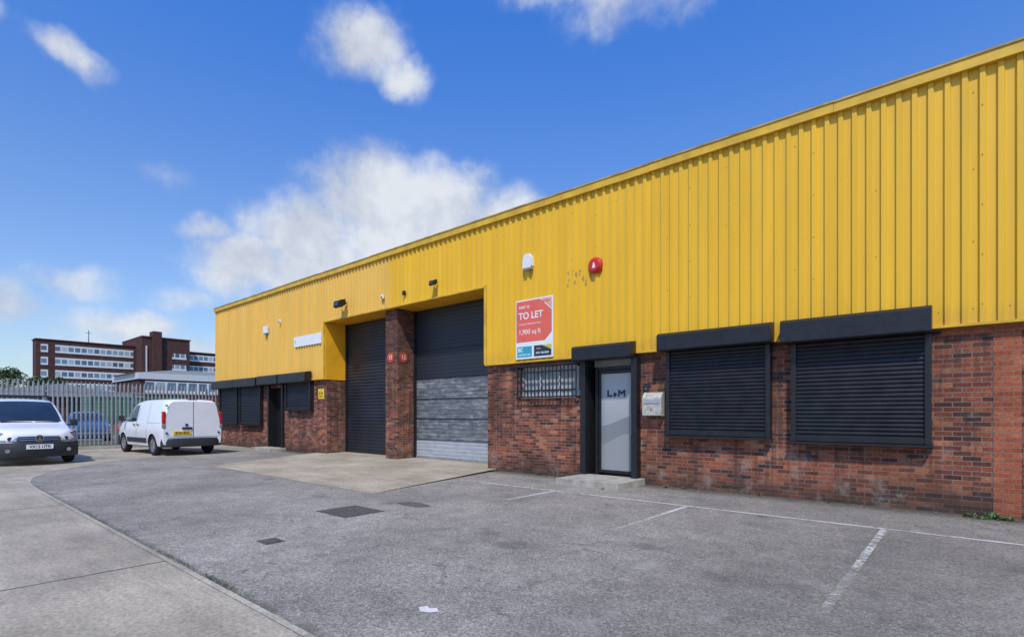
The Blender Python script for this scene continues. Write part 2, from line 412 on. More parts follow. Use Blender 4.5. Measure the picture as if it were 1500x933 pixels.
PITCH = .178
def ribbed(x0, x1, z0, z1):
    P = [(0, 0), (.092, 0), (.108, -.034), (.162, -.034), (PITCH, 0)]
    pts = []
    x = math.floor(x0 / PITCH) * PITCH
    while x < x1:
        for dx, dy in P[:-1]:
            xx = x + dx
            if x0 <= xx <= x1: pts.append((xx, dy))
        x += PITCH
    if pts[0][0] > x0: pts.insert(0, (x0, pts[0][1]))
    if pts[-1][0] < x1: pts.append((x1, pts[-1][1]))
    v, f = [], []
    for px, py in pts: v += [(px, py, z0), (px, py, z1)]
    for i in range(len(pts) - 1): f.append((2 * i, 2 * i + 2, 2 * i + 3, 2 * i + 1))
    return v, f
V, F = [], []
for a in ((XL, -16.25, ZC, ZE), (-16.25, -8.86, ZD, ZE), (-8.86, XR, ZC, ZE)):
    v, f = ribbed(*a); k = len(V); V += v; F += [tuple(i + k for i in q) for q in f]
def addq2(*p):
    k = len(V); V.extend(p); F.append((k, k + 1, k + 2, k + 3))
addq2((XL, 0, ZC), (XL, 14, ZC), (XL, 14, ZE), (XL, 0, ZE)); addq2((XR, 0, ZC), (XR, 14, ZC), (XR, 14, ZE), (XR, 0, ZE)); addq2((XL, 14, ZC), (XR, 14, ZC), (XR, 14, ZE), (XL, 14, ZE))
make('metal_cladding', V, F, M_YEL, B)
each('cladding_drip_trim', [(XL, -16.25, -.045, .08, ZC - .035, ZC), (-8.86, XR, -.045, .08, ZC - .035, ZC)], M_YTRIM, B)
each('door_opening_trim', [(-16.25, -8.86, -.045, .02, ZD - .04, ZD), (-8.88, -8.80, -.048, .02, ZC, ZD + .02), (-16.31, -16.25, -.048, .02, ZC, ZD + .02)], M_YTRIM, B)
each('reveal_panel', [(-16.26, -16.235, .02, .86, ZC - .04, ZD - .02), (-8.875, -8.85, .02, .86, ZC - .04, ZD - .02)], M_YRET, B)
box('soffit', -16.24, -8.87, .02, .95, ZD - .03, ZD - .005, M_YRET, B)
ln = []; x = XL - .05
while x < XR:
    x2 = min(x + 3.0, XR + .05); dz = random.uniform(-.006, .006); ln.append((x + .002, x2 - .002, -.085, .12, ZE - .02 + dz, 6.05 + dz)); x = x2
each('eaves_flashing', ln, M_YTRIM, B)
each('eaves_capping', [(a, b, -.10, .14, t, t + .028) for a, b, _, _, _, t in ln], M_EAVE, B)
make('roof', [(XL, .1, 6.05), (XR, .1, 6.05), (XR, 7, 6.75), (XL, 7, 6.75), (XR, 14, 6.05), (XL, 14, 6.05), (XL, .1, 5.9), (XR, .1, 5.9), (XR, 14, 5.9), (XL, 14, 5.9)],
     [(0, 1, 2, 3), (3, 2, 4, 5), (0, 3, 5, 9, 6), (1, 7, 8, 4, 2), (5, 4, 8, 9)], M_ROOF, B)
sv, sf = [], []
def screw(x, z, y=0.0):
    k = len(sv); n = 6
    for a in (y, y - .008):
        for i in range(n):
            t = i * math.tau / n; sv.append((x + .007 * math.cos(t), a, z + .007 * math.sin(t)))
    sf.append(tuple(range(k + n, k + 2 * n)))
    for i in range(n): sf.append((k + i, k + (i + 1) % n, k + n + (i + 1) % n, k + n + i))
i = -50
while i * PITCH < 6:
    xx = i * PITCH
    for z, every in ((2.75, 2), (3.65, 6), (4.6, 6), (5.6, 6)):
        if i % every == 0 and random.random() < .8: screw(xx + .046, z + random.uniform(-.01, .01))
    if i % 11 == 0:
        for kk in range(5): screw(xx + .135, 2.8 + kk * .65, -.034)
    i += 1
o = make('fixing_screw', sv, sf, paint('screw_head', (.38, .22, .03), .6), B); o['kind'] = 'stuff'

def slats(name, x0, x1, y, z0, z1, pitch, depth, mat, parent):
    v, f = [], []; z = z0; rows = []
    while z < z1 - .001:
        for t, d in ((0, 0), (.14, -depth * .75), (.45, -depth), (.8, -depth * .6), (.9, .15 * depth)):
            zz = z + t * pitch
            if zz <= z1: rows.append((zz, y + d))
        z += pitch
    rows.append((z1, y))
    for zz, yy in rows: v += [(x0, yy, zz), (x1, yy, zz)]
    for i in range(len(rows) - 1): f.append((2 * i, 2 * i + 1, 2 * i + 3, 2 * i + 2))
    return make(name, v, f, mat, parent)
def roller(x0, x1, mat, label, dp=.016):
    d = sub_empty('roller_door', B); d['label'] = label
    slats('door_curtain', x0 + .07, x1 - .02, .80, .08, 4.40, .105, dp, mat, d)
    each('door_guide', [(x0 + .002, x0 + .085, .74, .86, .05, 4.41), (x1 - .085, x1 - .002, .74, .86, .05, 4.41)], M_BLACK, d)
    box('door_bottom_rail', x0 + .09, x1 - .09, .765, .79, .07, .14, M_BLACK if mat is M_SHUTD else M_GALV, d)
    return d
M_SHUTD = paint('navy_black_roller_door', (.017, .020, .028), .42, 0, .35, 2)
roller(-16.23, -13.10, M_SHUTD, 'dark navy slatted roller shutter door, fully closed')
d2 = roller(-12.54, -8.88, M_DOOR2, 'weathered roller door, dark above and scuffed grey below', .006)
each('section_joint', [(-12.44, -8.98, .775, .792, z, z + .014) for z in (.62, 1.22, 1.8, 2.38, 3.2)], M_BLACK, d2)

def shutter(x0, x1, z0, z1, bx0, bx1, bz0, bz1, bd=.30, label=None, curtain=True):
    s = sub_empty('window_shutter', B)
    if label: s['label'] = label
    prof = [(-.05, bz0), (-bd + .02, bz0), (-bd, bz0 + .02), (-bd, bz1 - .05), (-bd + .05, bz1 - .005), (-.05, bz1 + .02)]
    prism('shutter_box', prof, 'x', bx0, bx1, M_BLACK, s)
    box('shutter_box_back', bx0 + .03, bx1 - .03, -.05, BY - .002, bz0 + .005, min(bz1 - .02, ZC - .04), M_BLACK, s)
    if curtain:
        slats('shutter_curtain', x0 + .05, x1 - .05, -.04, z0 + .05, bz0 + .01, .062, .016, M_SHUT, s)
        each('shutter_guide', [(x0, x0 + .07, -.085, BY - .004, z0, bz0), (x1 - .07, x1, -.085, BY - .004, z0, bz0)], M_BLACK, s, True, .004)
        box('shutter_sill', x0 - .02, x1 + .02, -.10, BY - .006, z0 - .035, z0 - .002, M_BLACK, s)
        box('shutter_bottom_rail', x0 + .075, x1 - .075, -.075, -.04, z0 + .01, z0 + .09, M_BLACK, s)
    return s
shutter(-4.22, -2.44, .97, 2.5, -4.30, -2.38, 2.50, 2.82, label='closed black security shutter over a window')
shutter(-2.13, -.39, .93, 2.5, -2.24, -.38, 2.46, 2.82, label='closed black security shutter over a window')
shutter(-24.95, -23.1, .95, 2.45, -25.25, -23.02, 2.45, 2.80)
shutter(-22.9, -20.95, .95, 2.45, -22.98, -20.9, 2.45, 2.80)
shutter(-18.9, -17.1, 1.52, 2.45, -19.0, -17.05, 2.47, 2.82)
shutter(0, 0, 0, 0, -20.75, -19.1, 2.47, 2.82, curtain=False)
shutter(0, 0, 0, 0, -6.16, -4.84, 2.44, 2.74, curtain=False)
dl = sub_empty('entrance_door', B); dl['label'] = 'dark recessed entrance doorway of the far unit'
box('door_leaf', -20.33, -19.32, .30, .34, .0, 2.33, M_BLACK, dl)
each('door_jamb', [(-20.42, -20.33, -.02, .3, 0, 2.46), (-19.32, -19.22, -.02, .3, 0, 2.46), (-19.86, -19.8, .26, .30, 0, 2.33)], M_BLACK, dl)
box('door_step', -20.6, -19.1, -.55, BY - .01, 0, .12, M_CONCSTEP, B, True, .01)

dm = sub_empty('entrance_door', B); dm['label'] = 'frosted glass entrance door with company logo in black frame'
M_FROST, nt, b_ = new_mat('frosted_glass_film')
g_ = N(nt, 'ShaderNodeNewGeometry'); sx_ = N(nt, 'ShaderNodeSeparateXYZ'); L(nt, g_.outputs['Position'], sx_.inputs[0])
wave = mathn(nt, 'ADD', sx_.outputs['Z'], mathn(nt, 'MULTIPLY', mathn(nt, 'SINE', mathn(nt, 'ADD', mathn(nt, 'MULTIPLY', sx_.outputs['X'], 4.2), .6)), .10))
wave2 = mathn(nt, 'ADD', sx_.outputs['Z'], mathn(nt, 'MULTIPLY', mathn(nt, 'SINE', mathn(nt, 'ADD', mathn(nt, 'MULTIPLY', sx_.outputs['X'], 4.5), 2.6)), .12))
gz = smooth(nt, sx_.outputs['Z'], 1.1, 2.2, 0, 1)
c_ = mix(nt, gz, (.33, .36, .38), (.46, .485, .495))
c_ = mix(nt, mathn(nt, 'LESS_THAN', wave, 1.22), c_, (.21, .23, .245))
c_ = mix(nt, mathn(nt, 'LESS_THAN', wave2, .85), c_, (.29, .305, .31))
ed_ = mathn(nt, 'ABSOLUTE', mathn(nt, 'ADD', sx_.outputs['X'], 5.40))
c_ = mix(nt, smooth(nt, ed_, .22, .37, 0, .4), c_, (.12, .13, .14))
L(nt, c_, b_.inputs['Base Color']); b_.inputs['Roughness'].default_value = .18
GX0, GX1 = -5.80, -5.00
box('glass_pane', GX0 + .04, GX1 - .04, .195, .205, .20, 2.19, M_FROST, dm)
boxes('door_leaf', [(GX0, GX0 + .05, .18, .22, .16, 2.25), (GX1 - .05, GX1, .18, .22, .16, 2.25), (GX0 + .05, GX1 - .05, .18, .22, .16, .22), (GX0 + .05, GX1 - .05, .18, .22, 2.18, 2.25)], M_BLACK, dm, True, .003)
boxes('door_frame', [(GX0 - .07, GX0 - .005, .15, .3, .1, 2.32), (GX1 + .005, GX1 + .07, .15, .3, .1, 2.32), (GX0 - .005, GX1 + .005, .15, .3, 2.26, 2.32)], M_BLACK, dm)
box('transom_pane', DX0 + .09, DX1 - .09, .22, .25, 2.33, 2.47, M_GREY, dm)
box('doorway_back', DX0 + .01, DX1 - .01, .31, .33, 0, 2.49, M_BLACK, dm)
each('shutter_guide', [(DX0 - .06, DX0 + .06, -.1, .26, .0, 2.44), (DX1 - .06, DX1 + .06, -.1, .26, .0, 2.44)], M_BLACK, dm, True, .005)
boxes('door_handle', [(GX1 - .04, GX1 - .015, .11, .13, .95, 1.35), (GX1 - .04, GX1 - .015, .13, .18, .98, 1.0), (GX1 - .04, GX1 - .015, .13, .18, 1.3, 1.32)], M_SILVER, dm)
ly, lz = .190, 1.71
prism('door_logo_letter', [(-5.61, lz), (-5.49, lz), (-5.49, lz + .036), (-5.572, lz + .036), (-5.572, lz + .135), (-5.61, lz + .135)], 'y', ly, ly + .004, M_LOGO, dm)
prism('door_logo_letter', [(-5.465, lz), (-5.43, lz), (-5.40, lz + .018), (-5.39, lz + .042), (-5.40, lz + .066), (-5.43, lz + .084), (-5.465, lz + .084)], 'y', ly, ly + .004, M_LOGO, dm)
prism('door_logo_letter', [(-5.36, lz), (-5.328, lz), (-5.328, lz + .078), (-5.28, lz + .036), (-5.232, lz + .078), (-5.232, lz), (-5.20, lz), (-5.20, lz + .135), (-5.232, lz + .135), (-5.28, lz + .09), (-5.328, lz + .135), (-5.36, lz + .135)], 'y', ly, ly + .004, M_LOGO, dm)
box('door_step', -6.06, -4.70, -.98, BY - .01, 0, .125, M_CONCSTEP, B, True, .008)

bw = sub_empty('barred_window', B); bw['label'] = 'small white-framed window behind black security bars'
box('glass_pane', -7.81, -6.24, .2, .21, 1.74, 2.40, paint('pale_obscured_glass', (.42, .45, .45), .2, 0, .3, 6), bw)
boxes('window_frame', [(-7.83, -6.22, .16, .2, 1.72, 1.77), (-7.83, -6.22, .16, .2, 2.37, 2.42), (-7.83, -7.78, .16, .2, 1.77, 2.37), (-6.27, -6.22, .16, .2, 1.77, 2.37), (-7.32, -7.28, .16, .2, 1.77, 2.37), (-6.8, -6.76, .16, .2, 1.77, 2.37)], M_FRAMEW, bw)
bars = [(-7.84, -6.21, -.065, -.045, z, z + .035) for z in (1.72, 1.86, 2.27, 2.42)]
bars += [(-7.84 + i * .1005, -7.84 + i * .1005 + .018, -.045, -.027, 1.72, 2.455) for i in range(17)]
bars += [(-7.86, -7.83, -.045, BY + .0, 1.7, 1.74), (-6.22, -6.19, -.045, BY, 1.7, 1.74), (-7.86, -7.83, -.045, BY, 2.38, 2.42), (-6.22, -6.19, -.045, BY, 2.38, 2.42)]
boxes('security_bars', bars, M_BLACK, bw)

# ------------------------------------------------------------ things hung on the facade
sg = empty('letting_sign', (-7.32, -.06, 2.52), 'red and white TO LET board fixed above the barred window', 'sign')
SX0, SX1, SZ0, SZ1 = -7.85, -6.80, 2.60, 3.93
box('sign_board', SX0, SX1, -.065, -.045, SZ0, SZ1, M_WSIGN, sg)
prism('red_print', [(SX0 + .02, 2.98), (SX1 - .22, 2.98), (SX1 - .03, 3.15), (SX1 - .03, SZ1 - .30), (SX1 - .35, SZ1 - .03), (SX0 + .02, SZ1 - .03)], 'y', -.068, -.066, M_RSIGN, sg)
prism('pink_print', [(SX1 - .32, SZ1 - .03), (SX1 - .03, SZ1 - .27), (SX1 - .03, SZ1 - .03)], 'y', -.068, -.066, paint('pink_sign_print', (.75, .35, .3), .5), sg)
text('sign_text', 'UNIT 12', .085, (SX0 + .10, -.07, 3.76), FRONT, M_WSIGN, sg, ax='LEFT', bold=.02)
text('sign_text', 'TO LET', .21, (SX0 + .09, -.07, 3.56), FRONT, M_WSIGN, sg, ax='LEFT', bold=.02)
text('sign_text', 'Industrial / Warehouse Unit', .055, (SX0 + .10, -.07, 3.38), FRONT, M_WSIGN, sg, ax='LEFT')
text('sign_text', '1,900 sq ft', .15, (SX0 + .09, -.07, 3.20), FRONT, M_WSIGN, sg, ax='LEFT')
text('sign_text', 'Northern', .06, (SX1 - .06, -.0695, SZ1 - .09), FRONT, M_RSIGN, sg, ax='RIGHT', bold=.02)
box('teal_panel', SX0 + .04, SX0 + .47, -.068, -.066, 2.64, 2.88, M_BLUES, sg)
box('navy_panel', SX0 + .53, SX1 - .04, -.068, -.066, 2.64, 2.88, M_NAVY, sg)
prism('lime_print', [(SX1 - .30, 2.88), (SX1 - .04, 2.77), (SX1 - .04, 2.88)], 'y', -.070, -.0682, M_LIME, sg)
text('sign_text', 'BC', .12, (SX0 + .14, -.07, 2.80), FRONT, M_WSIGN, sg, bold=.03)
text('sign_text', '0161 834 1120', .055, (SX0 + .255, -.07, 2.69), FRONT, M_WSIGN, sg, bold=.02)
text('sign_text', 'www.', .05, (SX0 + .66, -.07, 2.81), FRONT, M_YPLATE, sg, bold=.02)
text('sign_text', '0191 236 8644', .058, (SX0 + .765, -.07, 2.71), FRONT, M_WSIGN, sg, bold=.02)

al = empty('alarm_box', (-7.47, -.04, 4.65), 'white burglar alarm bell box on yellow cladding', 'alarm')
prism('alarm_cover', [(-7.60, 4.66), (-7.57, 4.62), (-7.37, 4.62), (-7.34, 4.66), (-7.355, 4.84), (-7.41, 4.93), (-7.53, 4.93), (-7.585, 4.84)], 'y', -.14, -.038, M_WSIGN, al)
box('alarm_backplate', -7.58, -7.36, -.13, -.04, 4.59, 4.618, M_GREY, al)
rb = empty('fire_alarm_sounder', (-5.74, -.04, 4.2), 'round red bell with white warning mark on cladding', 'alarm')
disc('bell_base', (-5.74, -.036, 4.37), .165, -.035, 'y', M_REDP, rb)
disc('bell_dome', (-5.74, -.071, 4.37), .16, -.05, 'y', M_REDP, rb, r2=.115)
prism('warning_mark', [(-5.775, 4.31), (-5.705, 4.31), (-5.712, 4.35), (-5.73, 4.42), (-5.75, 4.42), (-5.768, 4.35)], 'y', -.125, -.1215, M_WSIGN, rb)
gh, gf = [], []
for (x, z) in [(-6.42, 4.35), (-6.3, 4.36), (-6.40, 4.2), (-6.22, 4.3), (-6.05, 4.18), (-6.25, 4.12), (-5.98, 4.1), (-6.12, 4.33), (-6.43, 4.08)]:
    s = random.uniform(.010, .024); k = len(gh)
    gh += [(x - s, -.0385, z - s * 1.6), (x + s, -.0385, z - s), (x + s * .7, -.0385, z + s * 1.5), (x - s, -.0385, z + s)]; gf.append((k, k + 1, k + 2, k + 3))
o = solo(make('sign_residue', gh, gf, paint('grey_residue', (.36, .28, .13), .8)), 'grey adhesive marks where a sign was removed', 'sign residue'); o['kind'] = 'stuff'

def floodlight(x, z, s, label, cat='floodlight', mat=None):
    mat = mat or M_BLACK
    e = empty('floodlight' if cat == 'floodlight' else 'security_camera', (x, -.04, z), label, cat)
    box('bracket', x - .02 * s, x + .02 * s, -.12 * s - .04, -.036, z - .02, z + .02, mat, e)
    prism('lamp_housing', [(-.12 * s - .04, z + .07 * s), (-.30 * s, z + .03 * s), (-.33 * s, z - .12 * s), (-.26 * s, z - .15 * s), (-.10 * s - .04, z - .05 * s)], 'x', x - .14 * s, x + .14 * s, mat, e, True, .006)
    prism('lens', [(-.335 * s, z - .0 * s), (-.345 * s, z - .02 * s), (-.345 * s, z - .11 * s), (-.335 * s, z - .12 * s)], 'x', x - .11 * s, x + .11 * s, M_GLASS, e)
floodlight(-10.6, 4.82, .7, 'small black security camera above the roller door', 'camera')
floodlight(-14.9, 4.86, 1.2, 'black floodlight on cladding above the roller door')
def sensor(x, z, m, label):
    e = empty('wall_sensor', (x, -.04, z), label, 'sensor')
    box('sensor_body', x - .05, x + .05, -.10, -.037, z - .06, z + .06, m, e, True, .012)
    disc('sensor_lens', (x, -.101, z - .02), .028, -.025, 'y', M_GLASS, e, seg=14, r2=.015)
sensor(-12.95, 4.78, M_WSIGN, 'small white motion sensor on the cladding'); sensor(-11.95, 4.74, M_BLACK, 'small black sensor on the cladding'); sensor(-19.3, 4.8, M_WSIGN, 'small white light sensor on faded cladding')
a2 = empty('alarm_box', (-20.4, -.04, 4.5), 'white alarm box with blue strip on faded cladding', 'alarm')
box('alarm_cover', -20.55, -20.27, -.14, -.037, 4.45, 4.72, M_WSIGN, a2, True, .02)
box('alarm_strip', -20.50, -20.32, -.13, -.04, 4.41, 4.448, M_BLUES, a2)
ws = empty('name_board', (-17.3, -.04, 3.7), 'blank cream rectangular name board on faded yellow cladding', 'sign')
box('board', -18.26, -16.40, -.06, -.038, 3.74, 4.10, M_WSIGN, ws)
prism('faded_mark', [(-18.18, 3.86), (-18.13, 3.86), (-18.10, 3.92), (-18.13, 3.98), (-18.18, 3.98)], 'y', -.064, -.0605, paint('faded_pink_print', (.7, .4, .32), .6), ws)
def numsign(c, axis, body, label):
    e = empty('number_sign', c, label, 'sign')
    if axis == 'y':
        disc('sign_disc', c, .15, -.012, 'y', M_REDF, e)
        text('number', body, .17, (c[0], c[1] - .015, c[2]), FRONT, M_WSIGN, e, bold=.005)
    else:
        disc('sign_disc', c, .15, .012, 'x', M_REDF, e)
        text('number', body, .17, (c[0] + .015, c[1], c[2]), RIGHTF, M_WSIGN, e, bold=.005)
numsign((-12.85, .148, 3.02), 'y', '13', 'round red number 13 disc on brick pier')
numsign((-12.538, .36, 3.02), 'x', '12', 'round red number 12 disc on brick pier')
yn = empty('warning_notice', (-16.55, .06, 1.9), 'small yellow warning notice on brickwork', 'sign')
box('notice_board', -16.78, -16.42, .05, .068, 1.88, 2.22, M_YPLATE, yn)
prism('warning_triangle', [(-16.72, 2.04), (-16.62, 2.04), (-16.67, 2.14)], 'y', .046, .0495, M_INK, yn)
prism('warning_triangle', [(-16.58, 2.04), (-16.48, 2.04), (-16.53, 2.14)], 'y', .046, .0495, M_INK, yn)
each('notice_text', [(-16.73, -16.47, .046, .0495, 1.98, 1.995), (-16.73, -16.5, .046, .0495, 1.94, 1.955)], M_INK, yn)
pb = empty('post_box', (-4.48, .07, 1.3), 'cream metal letter box mounted on brick wall by the door', 'post box')
prism('box_body', [(BY - .002, 1.33), (-.09, 1.33), (-.10, 1.66), (-.02, 1.76), (BY - .002, 1.77)], 'x', -4.68, -4.30, M_CREAM, pb, True, .008)
box('letter_flap', -4.65, -4.33, -.108, -.101, 1.56, 1.63, M_GREY, pb); disc('lock', (-4.5, -.10, 1.45), .015, -.012, 'y', M_GALV, pb, seg=12)
ck = empty('intercom', (-4.7, .07, 1.75), 'small dark intercom panel beside the entrance', 'intercom')
box('panel', -4.73, -4.62, .04, .068, 1.80, 1.95, M_PLASTIC, ck, True, .004); disc('button', (-4.675, .039, 1.84), .012, -.006, 'y', M_SILVER, ck, seg=10)

# ------------------------------------------------------------ vehicles
def interp(st, x):
    if x >= st[0][0]: return st[0]
    for a, b in zip(st, st[1:]):
        if b[0] <= x <= a[0]:
            t = (a[0] - x) / (a[0] - b[0]); return tuple(p + (q - p) * t for p, q in zip(a, b))
    return st[-1]
def half_ring(p):
    x, zb, zs, zt, ws, wm, wt = p; h = zt - zs; r = min(.11, h * .45)
    return [(0, zb), (ws * .88, zb), (ws, zb + .05), (wm - .008, zb + .2), (wm, zb + (zs - zb) * .62), (wm - .01, zs - .05), (wm - .035, zs), (wt + .022 * min(1, h / .3), zt - r * 1.15), (wt - .02, zt - r * .5), (wt - .09, zt - r * .12), (wt * .5, zt + .004), (0, zt + .012)]
def side_y(st, x, z):
    r = half_ring(interp(st, x))[2:10]
    for (y0, z0), (y1, z1) in zip(r, r[1:]):
        if z0 <= z <= z1: return y0 + (y1 - y0) * (z - z0) / max(1e-6, z1 - z0)
    return r[-1][0]
def top_z(st, x, y):
    r = half_ring(interp(st, x))[8:][::-1]; y = abs(y)
    for (y0, z0), (y1, z1) in zip(r, r[1:]):
        if y0 <= y <= y1: return z0 + (z1 - z0) * (y - y0) / max(1e-6, y1 - y0)
    return r[-1][1]
def refine(st, n=3):
    out = []
    for a, b in zip(st, st[1:]):
        for i in range(n): out.append(tuple(p + (q - p) * i / n for p, q in zip(a, b)))
    out.append(st[-1]); return out
def body(st, paintm, parent, wheels, R_=.37):
    V, F = [], []; S = st; nr = None
    for p in S:
        h = half_ring(p); full = h + [(-y, z) for y, z in h[-2:0:-1]]; nr = len(full)
        V += [(p[0], y, z) for y, z in full]
    for i in range(len(S) - 1):
        for j in range(nr): F.append((i * nr + j, i * nr + (j + 1) % nr, (i + 1) * nr + (j + 1) % nr, (i + 1) * nr + j))
    F.append(tuple(range(nr))); F.append(tuple(range(len(S) * nr - 1, (len(S) - 1) * nr - 1, -1)))
    o = make('body', V, F, [paintm, M_PLASTIC], parent, False)
    cutters = []
    for wx in wheels:
        for s in (-1, 1):
            me = bpy.data.meshes.new('cut'); bm = bmesh.new()
            bmesh.ops.create_cone(bm, cap_ends=True, segments=32, radius1=R_, radius2=R_, depth=.5, matrix=Matrix.Translation((wx, s * .87, .33)) @ Matrix.Rotation(R(90), 4, 'X'))
            for f in bm.faces: f.material_index = 1
            bm.to_mesh(me); bm.free(); me.materials.append(paintm); me.materials.append(M_PLASTIC)
            c = bpy.data.objects.new('cut', me); c.parent = parent; link(c); cutters.append(c)
            md = o.modifiers.new('b', 'BOOLEAN'); md.operation = 'DIFFERENCE'; md.object = c; md.solver = 'EXACT'
    bpy.context.view_layer.update()
    dg = bpy.context.evaluated_depsgraph_get(); dg.update()
    me = bpy.data.meshes.new_from_object(o.evaluated_get(dg)); o.modifiers.clear(); o.data = me
    for c in cutters: bpy.data.objects.remove(c)
    for p in me.polygons: p.use_smooth = p.material_index == 0 and len(p.vertices) <= 6
    try: me.set_sharp_from_angle(angle=R(32))
    except Exception: pass
    return o
def side_panel(name, st, cols, mat, parent, off=.006, rows=4, sides=(-1, 1)):
    for s in sides:
        V, F = [], []
        for x, a, b in cols:
            for j in range(rows + 1):
                z = a + (b - a) * j / rows; V.append((x, s * (side_y(st, x, z) + off), z))
        n = rows + 1
        for i in range(len(cols) - 1):
            for j in range(rows): F.append((i * n + j, (i + 1) * n + j, (i + 1) * n + j + 1, i * n + j + 1))
        make(name, V, F, mat, parent, False, True)
def screen(name, st, xs, inset, mat, parent, off=.008):
    V, F = [], []; n = 9
    for x in xs:
        w = interp(st, x)[6] - inset
        for j in range(n):
            y = -w + 2 * w * j / (n - 1); V.append((x + off * .6, y, top_z(st, x, y) + off))
    for i in range(len(xs) - 1):
        for j in range(n - 1): F.append((i * n + j, i * n + j + 1, (i + 1) * n + j + 1, (i + 1) * n + j))
    make(name, V, F, mat, parent, False, True)
def sweep(name, prof, ymax, plan, mat, parent, seg=16, bevel=0):
    V, F = [], []; n = len(prof)
    for i in range(seg + 1):
        y = -ymax + 2 * ymax * i / seg; dx = plan(abs(y))
        V += [(x + dx, y, z) for x, z in prof]
    for i in range(seg):
        for j in range(n): F.append((i * n + j, i * n + (j + 1) % n, (i + 1) * n + (j + 1) % n, (i + 1) * n + j))
    F.append(tuple(range(n))); F.append(tuple(range(seg * n, seg * n + n))[::-1])
    o = make(name, V, F, mat, parent, False, True)
    try: o.data.set_sharp_from_angle(angle=R(35))
    except Exception: pass
    return o
def patch(name, ys, zlo, zhi, xf, th, mat, parent):
    V, F = [], []; n = len(ys)
    for y in ys:
        for z in (zlo(y), zhi(y)):
            V += [(xf(abs(y), z), y, z), (xf(abs(y), z) - th, y, z)]
    for i in range(n - 1):
        a, b = i * 4, i * 4 + 4
        F += [(a, b, b + 2, a + 2), (a + 1, a + 3, b + 3, b + 1), (a, a + 1, b + 1, b), (a + 2, b + 2, b + 3, a + 3)]
    F += [(0, 2, 3, 1), (4 * n - 4, 4 * n - 3, 4 * n - 1, 4 * n - 2)]
    return make(name, V, F, mat, parent, False)
def lathe(name, prof, cx, cy, cz, s, mat, parent, seg=32):
    V, F = [], []; n = len(prof)
    for i in range(seg):
        t = i * math.tau / seg
        V += [(cx + r * math.cos(t), cy + s * y, cz + r * math.sin(t)) for r, y in prof]
    for i in range(seg):
        for j in range(n - 1): F.append((i * n + j, i * n + j + 1, ((i + 1) % seg) * n + j + 1, ((i + 1) % seg) * n + j))
    return make(name, V, F, mat, parent, False, True)
def wheel(cx, cy, s, parent, r=.325, rimm=None):
    w = sub_empty('wheel', parent)
    k = r / .325
    lathe('tyre', [(.20 * k, -.09), (.29 * k, -.10), (.318 * k, -.08), (.325 * k, -.04), (.325 * k, .04), (.318 * k, .08), (.29 * k, .10), (.215 * k, .095), (.205 * k, .07)], cx, cy, r, s, M_RUBBER, w)
    lathe('rim', [(.21 * k, .085), (.20 * k, .09), (.185 * k, .06), (.13 * k, .055), (.07 * k, .075), (.0, .078)], cx, cy, r, s, rimm or M_SILVER, w)
    V, F = [], []
    for i in range(8):
        a = i * math.tau / 8; kk = len(V)
        for j in range(8):
            t = j * math.tau / 8; V.append((cx + .155 * k * math.cos(a) + .022 * math.cos(t), cy + s * .0625, r + .155 * k * math.sin(a) + .022 * math.sin(t)))
        F.append(tuple(range(kk, kk + 8)))
    make('rim_hole', V, F, M_RUBBER, w, False)
def mirror(x, z, y, parent, mat):
    for s in (-1, 1):
        m = sub_empty('wing_mirror', parent)
        box('mirror_housing', x - .06, x + .06, min(s * (y + .04), s * (y + .20)), max(s * (y + .04), s * (y + .20)), z - .08, z + .11, mat, m, False, .03)
        box('mirror_arm', x - .03, x + .03, min(s * (y - .06), s * (y + .06)), max(s * (y - .06), s * (y + .06)), z - .07, z - .03, M_PLASTIC, m, False)

ST1 = [(2.10, .36, .70, .80, .52, .54, .46), (2.06, .32, .74, .86, .60, .63, .56), (1.98, .28, .77, .91, .69, .75, .66), (1.85, .26, .82, .96, .79, .84, .72), (1.6, .25, .89, 1.01, .83, .88, .75), (1.3, .24, .95, 1.07, .85, .895, .77),
       (1.12, .24, .98, 1.12, .86, .895, .775), (.75, .24, 1.0, 1.42, .86, .895, .745), (.38, .24, 1.0, 1.68, .86, .895, .70), (.15, .24, 1.0, 1.755, .86, .895, .69), (-.4, .24, 1.0, 1.80, .86, .895, .69), (-1.4, .24, 1.0, 1.80, .86, .895, .69), (-1.95, .26, 1.0, 1.77, .86, .89, .68), (-2.14, .30, 1.0, 1.70, .85, .88, .66), (-2.19, .34, .98, 1.6, .82, .85, .62)]
c1 = empty('van', (-18.6 - 2.2, -6.98, .008), 'white small van with roof bars parked nose-on on concrete', 'van', R(3.5))
body(refine(ST1, 2), M_WHITE, c1, (1.33, -1.35))
pl = lambda y: -.30 * (y / .88) ** 3
sweep('front_bumper', [(2.17, .22), (2.21, .30), (2.215, .50), (2.18, .61), (2.02, .62), (2.0, .24)], .875, pl, M_PLASTIC, c1)
xf = lambda y, z: 2.170 + pl(y) - max(0, z - .62) * .30
patch('front_grille', [-.42 + .105 * i for i in range(9)], lambda y: .63, lambda y: .765, lambda y, z: xf(y, z) + .01, .08, M_BLACK, c1)
for zz in (.665, .715):
    patch('grille_chrome_bar', [-.41 + .1025 * i for i in range(9)], lambda y: zz, lambda y: zz + .012, lambda y, z: xf(y, z) + .018, .01, M_SILVER, c1)
